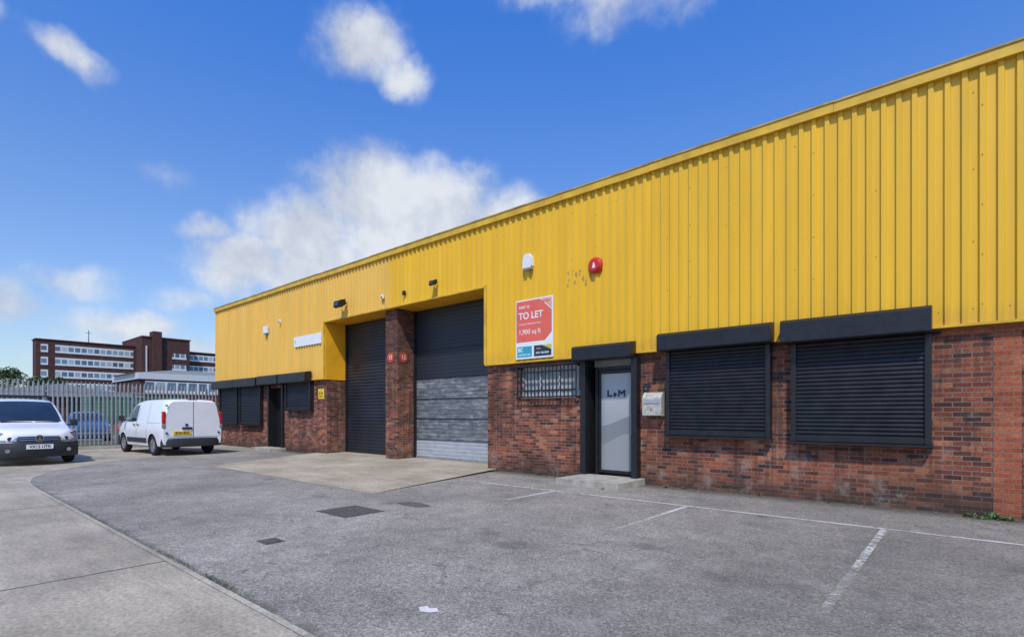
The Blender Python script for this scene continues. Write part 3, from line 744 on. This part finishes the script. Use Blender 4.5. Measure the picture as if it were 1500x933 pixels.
for s in (-1, 1):
    ys = [s * (.43 + .069 * i) for i in range(7)]
    patch('headlight_surround', ys, lambda y: .625 + .02 * (abs(y) - .42), lambda y: .785 + .26 * (abs(y) - .42), lambda y, z: xf(y, z) + .002, .09, M_BLACK, c1)
    ys = [s * (.445 + .064 * i) for i in range(7)]
    patch('headlight', ys, lambda y: .64 + .02 * (abs(y) - .42), lambda y: .765 + .26 * (abs(y) - .42), lambda y, z: xf(y, z) + .008, .09, M_LAMP, c1)
    disc('headlight_reflector', (xf(.56, .70) + .014, s * .57, .705), .05, .004, 'x', M_GLASS, c1, False, 20)
    disc('fog_light', (2.225 + pl(.62), s * .62, .40), .05, .008, 'x', M_LAMP, c1, False, 18)
patch('lower_air_intake', [-.45 + .1 * i for i in range(10)], lambda y: .27, lambda y: .36, lambda y, z: 2.222 + pl(y), .02, M_INK, c1)
pt = sub_empty('number_plate', c1)
box('plate', 2.20, 2.232, -.27, .27, .435, .555, M_WSIGN, pt, False, .003)
text('plate_text', 'VX13 UTK', .105, (2.234, 0, .495), RIGHTF, M_INK, pt, False, bold=.02, sx=.92)
bd = sub_empty('front_badge', c1)
disc('badge_ring', (2.165, 0, .715), .09, .014, 'x', M_SILVER, bd, False); disc('badge_field', (2.179, 0, .715), .074, .002, 'x', M_INK, bd, False)
text('badge_letter', 'V', .072, (2.183, 0, .748), RIGHTF, M_SILVER, bd, False, bold=.02, sx=1.1); text('badge_letter', 'W', .082, (2.183, 0, .684), RIGHTF, M_SILVER, bd, False, bold=.02)
screen('windscreen', ST1, [1.08, 1.0, .75, .55, .38, .30], .085, M_GLASS, c1)
side_panel('side_window', ST1, [(.98, 1.04, 1.10), (.75, 1.04, 1.30), (.42, 1.04, 1.55), (.2, 1.04, 1.62), (-.02, 1.04, 1.64)], M_GLASS, c1)
side_panel('side_window', ST1, [(-.12, 1.04, 1.65), (-1.0, 1.04, 1.66)], M_GLASS, c1)
side_panel('door_seam', ST1, [(-.06, .32, 1.68), (-.068, .32, 1.68)], M_INK, c1, .004, 6); side_panel('door_seam', ST1, [(1.02, .40, 1.0), (1.012, .40, 1.0)], M_INK, c1, .004, 6)
side_panel('side_moulding', ST1, [(.9, .42, .54), (-.95, .42, .54)], M_PLASTIC, c1, .012, 2)
each('wiper', [(1.10, 1.13, -.6, .05, 1.135, 1.15), (1.10, 1.13, .1, .62, 1.135, 1.15)], M_INK, c1, False)
for x in (.05, -1.0, -1.7):
    boxes('roof_bar', [(x - .03, x + .03, -.62, .62, 1.86, 1.90), (x - .03, x + .03, -.64, -.58, 1.77, 1.86), (x - .03, x + .03, .58, .64, 1.77, 1.86)], M_BLACK, c1, False, .006)
mirror(.86, 1.10, .90, c1, M_PLASTIC)
for wx in (1.33, -1.35):
    for s in (-1, 1): wheel(wx, s * .78, s, c1)

ST2 = [(2.16, .38, .72, .80, .55, .6, .5), (2.1, .32, .78, .88, .70, .74, .62), (1.95, .28, .86, .98, .80, .85, .72), (1.6, .26, .98, 1.10, .86, .90, .76), (1.38, .25, 1.03, 1.16, .88, .915, .79), (1.0, .25, 1.06, 1.45, .88, .92, .77), (.6, .25, 1.06, 1.72, .88, .92, .74),
       (.35, .25, 1.06, 1.80, .88, .92, .73), (-.3, .25, 1.06, 1.845, .88, .92, .735), (-1.5, .25, 1.06, 1.85, .88, .92, .74), (-1.98, .28, 1.06, 1.835, .88, .915, .735), (-2.12, .32, 1.05, 1.80, .87, .90, .72), (-2.17, .34, 1.04, 1.76, .86, .885, .70)]
c2 = empty('panel_van', (-19.45 - 2.3, -3.02, .008), 'white panel van parked with its rear doors showing', 'van', R(183), None, (1.05, 1.0, 1.0))
body(refine(ST2, 2), M_WHITE, c2, (1.32, -1.33), .385)
sweep('rear_bumper', [(-2.14, .28), (-2.26, .30), (-2.28, .42), (-2.25, .56), (-2.14, .58)], .90, lambda y: .16 * (y / .9) ** 4, M_PLASTIC, c2)
sweep('front_bumper', [(2.16, .24), (2.22, .30), (2.22, .52), (2.16, .6), (2.0, .6), (2.0, .26)], .89, lambda y: -.30 * (y / .9) ** 3, M_PLASTIC, c2)
for s in (-1, 1):
    t = sub_empty('tail_light', c2)
    box('lens', -2.19, -2.08, min(s * .82, s * .905), max(s * .82, s * .905), 1.04, 1.44, M_RED, t, False, .02)
    box('indicator_lens', -2.19, -2.08, min(s * .82, s * .905), max(s * .82, s * .905), .90, 1.03, M_LAMP, t, False, .02)
    patch('headlight', [s * (.5 + .06 * i) for i in range(7)], lambda y: .70, lambda y: .86 + .2 * (abs(y) - .5), lambda y, z: 2.17 - .3 * (y / .9) ** 3, .08, M_LAMP, c2)
each('rear_door_seam', [(-2.176, -2.17, -.006, .006, .61, 1.78), (-2.176, -2.17, -.78, .78, .60, .608)], M_INK, c2, False)
each('door_hinge', [(-2.20, -2.17, s * .79 - .03, s * .79 + .03, z, z + .05) for s in (-1, 1) for z in (.72, 1.60)], M_PLASTIC, c2, False)
box('rear_door_handle', -2.205, -2.17, .04, .34, .86, .93, M_PLASTIC, c2, False, .008)
p2 = sub_empty('number_plate', c2)
box('plate', -2.19, -2.172, .06, .60, .68, .80, M_YPLATE, p2, False, .003)
text('plate_text', 'BT64 BDX', .10, (-2.193, .33, .74), LEFTF, M_INK, p2, False, bold=.02, sx=.95)
disc('rear_badge', (-2.172, .20, 1.0), .05, -.008, 'x', paint('blue_badge', (.02, .06, .22), .3), c2, False)
box('high_brake_light', -2.10, -2.06, -.14, .14, 1.825, 1.845, M_RED, c2, False)
screen('windscreen', ST2, [1.34, 1.2, 1.0, .8, .6, .5], .09, M_GLASS, c2)
side_panel('side_window', ST2, [(1.2, 1.10, 1.20), (1.0, 1.10, 1.34), (.65, 1.10, 1.60), (.4, 1.10, 1.66), (.12, 1.12, 1.67)], M_GLASS, c2)
side_panel('door_seam', ST2, [(.04, .34, 1.72), (.03, .34, 1.72)], M_INK, c2, .004, 6); side_panel('door_seam', ST2, [(-.86, .36, 1.72), (-.87, .36, 1.72)], M_INK, c2, .004, 6); side_panel('door_rail', ST2, [(-.9, 1.06, 1.075), (-1.95, 1.06, 1.075)], M_GREY, c2, .005, 1)
side_panel('side_moulding', ST2, [(.88, .40, .56), (-.88, .40, .56)], M_PLASTIC, c2, .014, 2)
side_panel('door_handle', ST2, [(.28, .98, 1.02), (.10, .98, 1.02)], M_PLASTIC, c2, .03, 2); side_panel('door_handle', ST2, [(-.05, .98, 1.02), (-.23, .98, 1.02)], M_PLASTIC, c2, .03, 2)
mirror(1.02, 1.20, .93, c2, M_PLASTIC)
for wx in (1.32, -1.33):
    for s in (-1, 1): wheel(wx, s * .80, s, c2, .33)

ST3 = [(2.0, .34, .6, .66, .5, .55, .42), (1.9, .28, .66, .76, .7, .76, .6), (1.6, .24, .78, .88, .8, .85, .68), (1.0, .22, .86, .97, .84, .88, .74), (.8, .22, .88, 1.05, .84, .88, .74), (.1, .22, .9, 1.42, .84, .88, .62), (-.5, .22, .9, 1.48, .84, .88, .6), (-1.2, .22, .9, 1.42, .84, .88, .58), (-1.8, .26, .88, 1.05, .82, .86, .62), (-1.98, .34, .84, .92, .76, .8, .6)]
def hatch(loc, rot, pm, label):
    c = empty('parked_car', loc, label, 'car', rot, 'cars parked beyond the fence')
    body(refine(ST3, 2), pm, c, (1.25, -1.25), .34)
    screen('windscreen', ST3, [.76, .5, .3, .14], .08, M_GLASS, c); screen('rear_window', ST3, [-1.26, -1.5, -1.7], .1, M_GLASS, c)
    side_panel('side_window', ST3, [(.6, .93, 1.05), (.1, .93, 1.32), (-.4, .93, 1.36), (-1.1, .93, 1.32), (-1.45, .93, 1.1)], M_GLASS, c)
    for s in (-1, 1): patch('headlight', [s * (.45 + .06 * i) for i in range(6)], lambda y: .58, lambda y: .70, lambda y, z: 2.03 - .3 * (y / .88) ** 3, .08, M_LAMP, c)
    for wx in (1.25, -1.25):
        for s in (-1, 1): wheel(wx, s * .76, s, c, .3)
hatch((-32.0, -3.4, .0), R(-8), M_BLUEP, 'dark blue hatchback parked behind the palisade fence')
hatch((-33.0, 3.4, .0), R(-70), paint('grey_vehicle_paint', (.22, .23, .25), .3, .2, .1, 3, .6), 'silver grey hatchback parked behind the palisade fence')
hatch((-32.4, -.8, .0), R(-4), M_WHITE, 'white hatchback parked behind the palisade fence')
hatch((-40, 1.5, .0), R(-85), M_REDV, 'red hatchback parked further beyond the palisade fence')
hatch((-32.2, -6.2, .0), R(-5), M_REDV, 'red hatchback parked nose towards the palisade fence')

# ------------------------------------------------------------ palisade fence
fe = empty('palisade_fence', (-26, -5, .15), 'galvanised steel palisade security fence with pointed pales', 'fence')
def pale_mesh():
    w, d, h = .035, .012, 2.35
    out = [(-w, 0), (-w * .45, d), (w * .45, d), (w, 0)]
    V, F = [], []
    for z in (0, h):
        for a, b_ in out: V.append((b_, a, z))
    for i in range(3): F.append((i, i + 1, 5 + i, 4 + i))
    k = len(V); V += [(d * .5, -w * .5, h + .09), (d, 0, h + .14), (d * .5, w * .5, h + .09)]
    F += [(4, 5, k + 1, k), (5, 6, k + 1), (6, 7, k + 2, k + 1)]
    me = bpy.data.meshes.new('pale'); me.from_pydata(V, [], F); me.materials.append(M_GALV); return me
pm = pale_mesh(); y = -11.3
while y < 2.0:
    o = bpy.data.objects.new('pale', pm); o.location = (.05, y + 5, .0); o.parent = fe; link(o)
    y += .138
for z in (.45, 2.05): box('rail', -26.0, -25.96, -11.4, 2.1, z + .15, z + .20, M_GALV, fe)
for y in (-11.2, -8.45, -5.7, -2.95, -.2): box('post', -26.12, -26.02, y - .03, y + .03, .0, 2.5, M_GALV, fe)

# ------------------------------------------------------------ office block far away
def band_mat():
    m, nt, b = new_mat('ribbon_window')
    g = N(nt, 'ShaderNodeNewGeometry'); sx = N(nt, 'ShaderNodeSeparateXYZ'); L(nt, g.outputs['Position'], sx.inputs[0])
    u = mathn(nt, 'ADD', sx.outputs['X'], sx.outputs['Y'])
    f = mathn(nt, 'FRACT', mathn(nt, 'MULTIPLY', u, 1 / 1.25)); mull = mathn(nt, 'LESS_THAN', f, .2)
    zf = mathn(nt, 'FRACT', mathn(nt, 'MULTIPLY', mathn(nt, 'SUBTRACT', sx.outputs['Z'], 1.05), 1 / 3.0))
    pan = mathn(nt, 'MAXIMUM', mathn(nt, 'LESS_THAN', zf, .15), mathn(nt, 'GREATER_THAN', zf, .50))
    wn = N(nt, 'ShaderNodeTexWhiteNoise', noise_dimensions='2D'); cc = N(nt, 'ShaderNodeCombineXYZ')
    L(nt, mathn(nt, 'FLOOR', mathn(nt, 'MULTIPLY', u, .8)), cc.inputs[0]); L(nt, mathn(nt, 'FLOOR', mathn(nt, 'MULTIPLY', sx.outputs['Z'], 1 / 3)), cc.inputs[1]); L(nt, cc.outputs[0], wn.inputs['Vector'])
    gl = ramp(nt, wn.outputs['Value'], [(0, (.06, .10, .15)), (.6, (.14, .23, .31)), (1, (.5, .52, .5))])
    c = mix(nt, mathn(nt, 'MAXIMUM', mull, pan), gl, (.66, .68, .66))
    L(nt, c, b.inputs['Base Color']); b.inputs['Roughness'].default_value = .3
    return m
M_BAND = band_mat()
of = empty('office_block', (-170, 30, 0), 'five-storey brown brick office block with white ribbon windows', 'office building')
box('wing', -170, -165, 11.8, 31.4, 0, 19.0, M_BRICK_FAR, of); box('stair_tower', -178, -160, 31.4, 42.4, 0, 21.2, M_BRICK_FAR, of)
box('wing', -182, -163, 42.4, 75, 0, 18.4, M_BRICK_FAR, of); box('chimney', -162, -159.0, 33.6, 35.6, 0, 22.8, M_BRICK_FAR, of)
each('parapet', [(-170.2, -164.8, 11.6, 31.3, 19, 19.2), (-178.2, -159.8, 31.35, 42.6, 21.2, 21.5), (-182.2, -162.8, 42.65, 75, 18.4, 18.7)], M_BRICK_FAR, of)
for z in (4.05, 7.05, 10.05, 13.05, 16.05):
    box('ribbon_window', -165.02, -164.90, 15.2, 30.8, z, z + 1.9, M_BAND, of)
    box('ribbon_window', -165.02, -164.90, 12.6, 13.9, z, z + 1.9, M_BAND, of)
    box('ribbon_window', -163.02, -162.90, 43.2, 74, z, z + 1.8, M_BAND, of)
    box('ribbon_window', -160.02, -159.90, 38.2, 41.6, z, z + 1.5, M_BAND, of)
boxes('roof_mast', [(-168.1, -167.9, 22, 22.2, 19, 22.5), (-168.05, -167.95, 21.4, 22.8, 21.8, 21.9)], M_GALV, of)
box('downpipe', -159.9, -159.7, 32.2, 32.5, 0, 19, M_FRAMEW, of)
lb = empty('low_office_building', (-84, 18, 0), 'low brick building with white fascia and windows', 'building')
box('wall', -92, -80, 10.8, 30, 0, 5.9, M_BRICK_FAR, lb); box('fascia', -92.2, -79.8, 10.6, 30.2, 5.9, 6.7, M_FRAMEW, lb)
for z in (1.05, 4.05): box('ribbon_window', -80.02, -79.88, 11.4, 29.5, z, z + 1.6, M_BAND, lb)
prism('pitched_roof', [(10.2, 6.702), (30.6, 6.702), (25, 7.3), (15, 7.3)], 'x', -91, -81, M_ROOF, lb)
wh = empty('red_brick_shed', (-62, 0, 0), 'low red brick shed with grey roof beyond the fence', 'building')
box('wall', -70, -60, -6, 5.6, 0, 2.9, M_BRICK_FAR, wh); prism('roof', [(-6.4, 2.9), (6, 2.9), (6, 3.1), (-.2, 4.0), (-6.4, 3.1)], 'x', -70.4, -59.6, M_ROOF, wh)
each('window', [(-60.02, -59.9, a, a + 1.6, 1.1, 2.3) for a in (-5, -2.4, .4, 3)], M_GLASS, wh)
def container(x, y, m, label):
    e = empty('shipping_container', (x, y, 0), label, 'shipping container', 0, 'containers in the yard beyond the fence')
    v, f = [], []; n = 60; rows = []
    for i in range(n + 1): rows.append((y - 3 + 6 * i / n, x + (0.0 if i % 4 < 2 else -.04)))
    for yy, xx in rows: v += [(xx, yy, .15), (xx, yy, 2.5)]
    for i in range(n): f.append((2 * i, 2 * i + 2, 2 * i + 3, 2 * i + 1))
    make('side_wall', v, f, m, e); box('container_shell', x - 2.4, x - .05, y - 3, y + 3, .1, 2.55, m, e)
    boxes('corner_frame', [(x - .1, x + .02, y - 3.02, y - 2.9, .05, 2.6), (x - .1, x + .02, y + 2.9, y + 3.02, .05, 2.6), (x - .1, x + .02, y - 2.9, y + 2.9, 2.5, 2.6), (x - .1, x + .02, y - 2.9, y + 2.9, .05, .15)], m, e)
container(-45, 2.2, M_GREENP, 'green steel shipping container behind the fence'); container(-44, 9.0, M_REDC, 'rust red steel shipping container behind the fence')

# ------------------------------------------------------------ trees
def tree(x, y, h, r, label):
    e = empty('tree', (x, y, 0), label, 'tree', 0, 'trees beyond the yard')
    V, F = [], []
    def limb(p, q, r0, r1):
        d = (Vector(q) - Vector(p)).normalized(); a = d.orthogonal().normalized(); b2 = d.cross(a); k = len(V)
        for c, rr in ((Vector(p), r0), (Vector(q), r1)):
            for i in range(7):
                t = i * math.tau / 7; V.append(c + a * rr * math.cos(t) + b2 * rr * math.sin(t))
        for i in range(7): F.append((k + i, k + (i + 1) % 7, k + 7 + (i + 1) % 7, k + 7 + i))
    limb((x, y, 0), (x, y, h * .45), .22, .15); cl = []
    for i in range(9):
        a = random.uniform(0, math.tau); rr = random.uniform(.3, 1) * r; zz = random.uniform(.45, .95) * h
        q = (x + rr * math.cos(a), y + rr * math.sin(a), zz); limb((x, y, h * random.uniform(.3, .45)), q, .09, .02); cl.append(q)
    make('trunk', V, F, M_BARK, e)
    LV, LF = [], []
    for c in cl + [(x, y, h * .9)]:
        cr = random.uniform(.55, .9) * r * .6
        for i in range(380):
            d = Vector((random.gauss(0, 1), random.gauss(0, 1), random.gauss(0, .8))).normalized() * cr * random.uniform(.4, 1.05)
            p = Vector(c) + d; s = random.uniform(.10, .22); u = Vector((random.uniform(-1, 1), random.uniform(-1, 1), random.uniform(-1, 1))).normalized(); w = u.orthogonal().normalized(); k = len(LV)
            LV += [p - u * s, p + w * s * .5, p + u * s, p - w * s * .5]; LF.append((k, k + 1, k + 2, k + 3))
    make('crown', LV, LF, M_LEAF, e)
for x, y, h, r in ((-101, -3.5, 7.4, 2.6), (-103, 1.2, 8.0, 2.8), (-100, -8.5, 7.8, 3), (-104, 4.8, 6.8, 2.4), (-98, -14, 8.4, 3.2)):
    tree(x, y, h, r, 'leafy dark green tree beyond the industrial yard')
def weed(x, y, s, label='small green weed growing at the foot of the wall'):
    V, F = [], []
    for i in range(int(26)):
        a = random.uniform(0, math.tau); ln_ = s * random.uniform(.5, 1); w = s * random.uniform(.08, .16); el = random.uniform(.2, 1.2)
        bx, by = x + random.uniform(-s, s) * .5, y + random.uniform(-s, s) * .25
        d = Vector((math.cos(a) * math.cos(el), math.sin(a) * math.cos(el), math.sin(el))); sd = Vector((-math.sin(a), math.cos(a), 0)) * w
        p0 = Vector((bx, by, .008)); p1 = p0 + d * ln_ * .55; p2 = p0 + d * ln_ - Vector((0, 0, ln_ * .15)); k = len(V)
        V += [p0, p1 - sd, p2, p1 + sd]; F.append((k, k + 1, k + 2, k + 3))
    solo(make('weed', V, F, M_WEED), label, 'weed', 'weeds along the wall')
for x, y, s in ((.0, -.12, .1), (.12, -.2, .08), (.25, -.1, .14), (.38, -.15, .1), (-3.9, -.05, .08), (-4.2, -.1, .09), (-2.6, -.03, .07), (-8.5, -.05, .08), (-7.2, -.04, .07), (-1.6, -.05, .06), (-5.0, -1.02, .05)):
    weed(x, y, s)
GV, GF = [], []
for i in range(1100):
    x = random.choice([random.gauss(-4.6, .25), random.gauss(-5.6, .35), random.gauss(-8.5, 1.2), random.uniform(-14, 2)]); y = -7.63 + random.gauss(0, .018)
    a = random.uniform(0, math.tau); h = random.uniform(.006, .026); k = len(GV)
    GV += [(x - .005, y, .008), (x + .005, y, .008), (x + math.cos(a) * h * .7, y + math.sin(a) * h * .7, .008 + h)]; GF.append((k, k + 1, k + 2))
o = make('joint_grass', GV, GF, M_MOSS); o['kind'] = 'stuff'; o['label'] = 'thin grass growing in the kerb joint'; o['category'] = 'grass'
GV, GF = [], []
for i in range(1600):
    if random.random() < .6: x = random.uniform(-9, 4); y = -.02 - abs(random.gauss(0, .16))
    else: x = random.uniform(-13, 3); y = random.uniform(-7.5, -.2)
    s = random.uniform(.003, .013); a = random.uniform(0, math.tau); k = len(GV); z = .0095
    for j in range(4):
        t = a + j * math.tau / 4; GV.append((x + s * math.cos(t), y + s * .7 * math.sin(t), z + (s * .1)))
    GV.append((x, y, z + s * .7)); GF += [(k + j, k + (j + 1) % 4, k + 4) for j in range(4)]
o = make('loose_grit', GV, GF, paint('grit', (.22, .19, .15), .9, 0, .6, 30)); o['kind'] = 'stuff'; o['label'] = 'loose grit and dead leaf fragments on the asphalt'; o['category'] = 'grit'

# ------------------------------------------------------------ world
src = Vector((.42, -.62, 1.0)).normalized()
el = math.asin(src.z); rot = math.atan2(src.x, src.y)
W = bpy.data.worlds.new('World'); scene.world = W; W.use_nodes = True
nt = W.node_tree; bg = nt.nodes['Background']; bg.inputs['Strength'].default_value = .12
sky = N(nt, 'ShaderNodeTexSky'); sky.sky_type = 'NISHITA'; sky.sun_disc = False
sky.sun_elevation = el; sky.sun_rotation = rot; sky.air_density = 1.0; sky.dust_density = .7; sky.ozone_density = 2.0
tc = N(nt, 'ShaderNodeTexCoord'); D = tc.outputs['Generated']
sD = N(nt, 'ShaderNodeSeparateXYZ'); L(nt, D, sD.inputs[0])
tint = ramp(nt, sD.outputs['Z'], [(0.0, (1.0, 1.05, 1.12)), (.12, (1.04, 1.13, 1.3)), (.33, (.92, 1.18, 1.6)), (.6, (.48, 1.14, 2.1))])
skyc = mix(nt, 1, sky.outputs[0], tint, 'MULTIPLY')
view = Vector((-.653, .757, 0)); right = Vector((.757, .653, 0))
def vdir(az, e):
    az, e = R(az), R(e); h = view * math.cos(az) + right * math.sin(az)
    return Vector((h.x * math.cos(e), h.y * math.cos(e), math.sin(e)))
nz = N(nt, 'ShaderNodeTexNoise'); nz.inputs['Scale'].default_value = 7; nz.inputs['Detail'].default_value = 4; nz.inputs['Roughness'].default_value = .6; L(nt, D, nz.inputs['Vector'])
off = N(nt, 'ShaderNodeVectorMath', operation='SUBTRACT'); L(nt, nz.outputs['Color'], off.inputs[0]); off.inputs[1].default_value = (.5, .5, .5)
sc = N(nt, 'ShaderNodeVectorMath', operation='SCALE'); L(nt, off.outputs[0], sc.inputs[0]); sc.inputs['Scale'].default_value = .09
dd = N(nt, 'ShaderNodeVectorMath', operation='ADD'); L(nt, D, dd.inputs[0]); L(nt, sc.outputs[0], dd.inputs[1])
blobs = [(-15.5, 34.0, 4.4, 1.3, .8), (-11.5, 32.0, 3.2, 1.2, .7), (-39.5, 27.4, 3.4, 2.2, .65), (-45.5, 28.0, 2, 1.3, .5), (15, 38.6, 11, 3.0, .6), (4, 39.0, 6, 3, .45),
         (-22, 17.6, 6, 1.3, .95), (-15, 20.6, 7, 1.3, 1), (-7.5, 21.4, 6.5, 1.5, .95), (-1.5, 20.4, 6.5, 1.8, .85), (3.5, 20, 5, 2, .6), (-27, 14, 5, 1.5, .95), (-20, 14, 7, 1.4, 1), (-11, 17.5, 8, 1.2, 1),
         (-29.5, 16.8, 2.6, 1.5, .6), (-32.5, 20.9, 4, 2.8, .26), (-43.3, 8.6, 5, 2.2, .65), (-39.2, 11.0, 3.6, 1.7, .6), (-36.3, 8.0, 5, 2.4, .65), (-31, 10.5, 5, 3, .34), (-34, 5.2, 12, 4, .5)]
field = None
for az, e, rad, asp_, amp in blobs:
    c = vdir(az, e)
    s1 = N(nt, 'ShaderNodeVectorMath', operation='SUBTRACT'); L(nt, dd.outputs[0], s1.inputs[0]); s1.inputs[1].default_value = c
    s2 = N(nt, 'ShaderNodeVectorMath', operation='MULTIPLY'); L(nt, s1.outputs[0], s2.inputs[0]); s2.inputs[1].default_value = (1, 1, asp_)
    s3 = N(nt, 'ShaderNodeVectorMath', operation='LENGTH'); L(nt, s2.outputs[0], s3.inputs[0])
    v = smooth(nt, s3.outputs['Value'], 0, R(rad) * 1.5, amp, 0)
    field = v if field is None else mathn(nt, 'MAXIMUM', field, v)
n2 = noise(nt, D, 13, 7, .62); n3 = noise(nt, D, 6, 4, .6)
fm = mathn(nt, 'ADD', field, mathn(nt, 'MULTIPLY', mathn(nt, 'SUBTRACT', n2, .5), .95))
mask = smooth(nt, fm, .08, .82, 0, .94)
mask = mathn(nt, 'MULTIPLY', mask, smooth(nt, field, .02, .34))
ccol = ramp(nt, mathn(nt, 'ADD', mathn(nt, 'MULTIPLY', n3, .6), mathn(nt, 'MULTIPLY', n2, .4)), [(.40, (.54, .59, .69)), (.58, (.80, .83, .88))])
ccol = mix(nt, 1, ccol, (8.3, 8.3, 8.3), 'MULTIPLY')
cm = mix(nt, mask, skyc, ccol)
L(nt, cm, bg.inputs['Color'])

sun = bpy.data.lights.new('sun', 'SUN'); sun.energy = 3.5; sun.angle = R(2.0); sun.color = (1, .92, .80)
so = bpy.data.objects.new('sun', sun); so.rotation_euler = (-src).to_track_quat('-Z', 'Y').to_euler(); so.location = (5, -12, 20); link(so)

# ------------------------------------------------------------ camera
cam = bpy.data.cameras.new('camera'); co = bpy.data.objects.new('camera', cam); link(co)
cam.sensor_width = 36; cam.lens = 776 / 1500 * 36
cam.shift_y = (607 - 466.5) / 1500
cam.clip_end = 3000; cam.clip_start = .05
co.location = (0, -9.3, 1.35)
co.rotation_euler = (R(90), 0, math.atan2(-view.x, view.y))
scene.camera = co
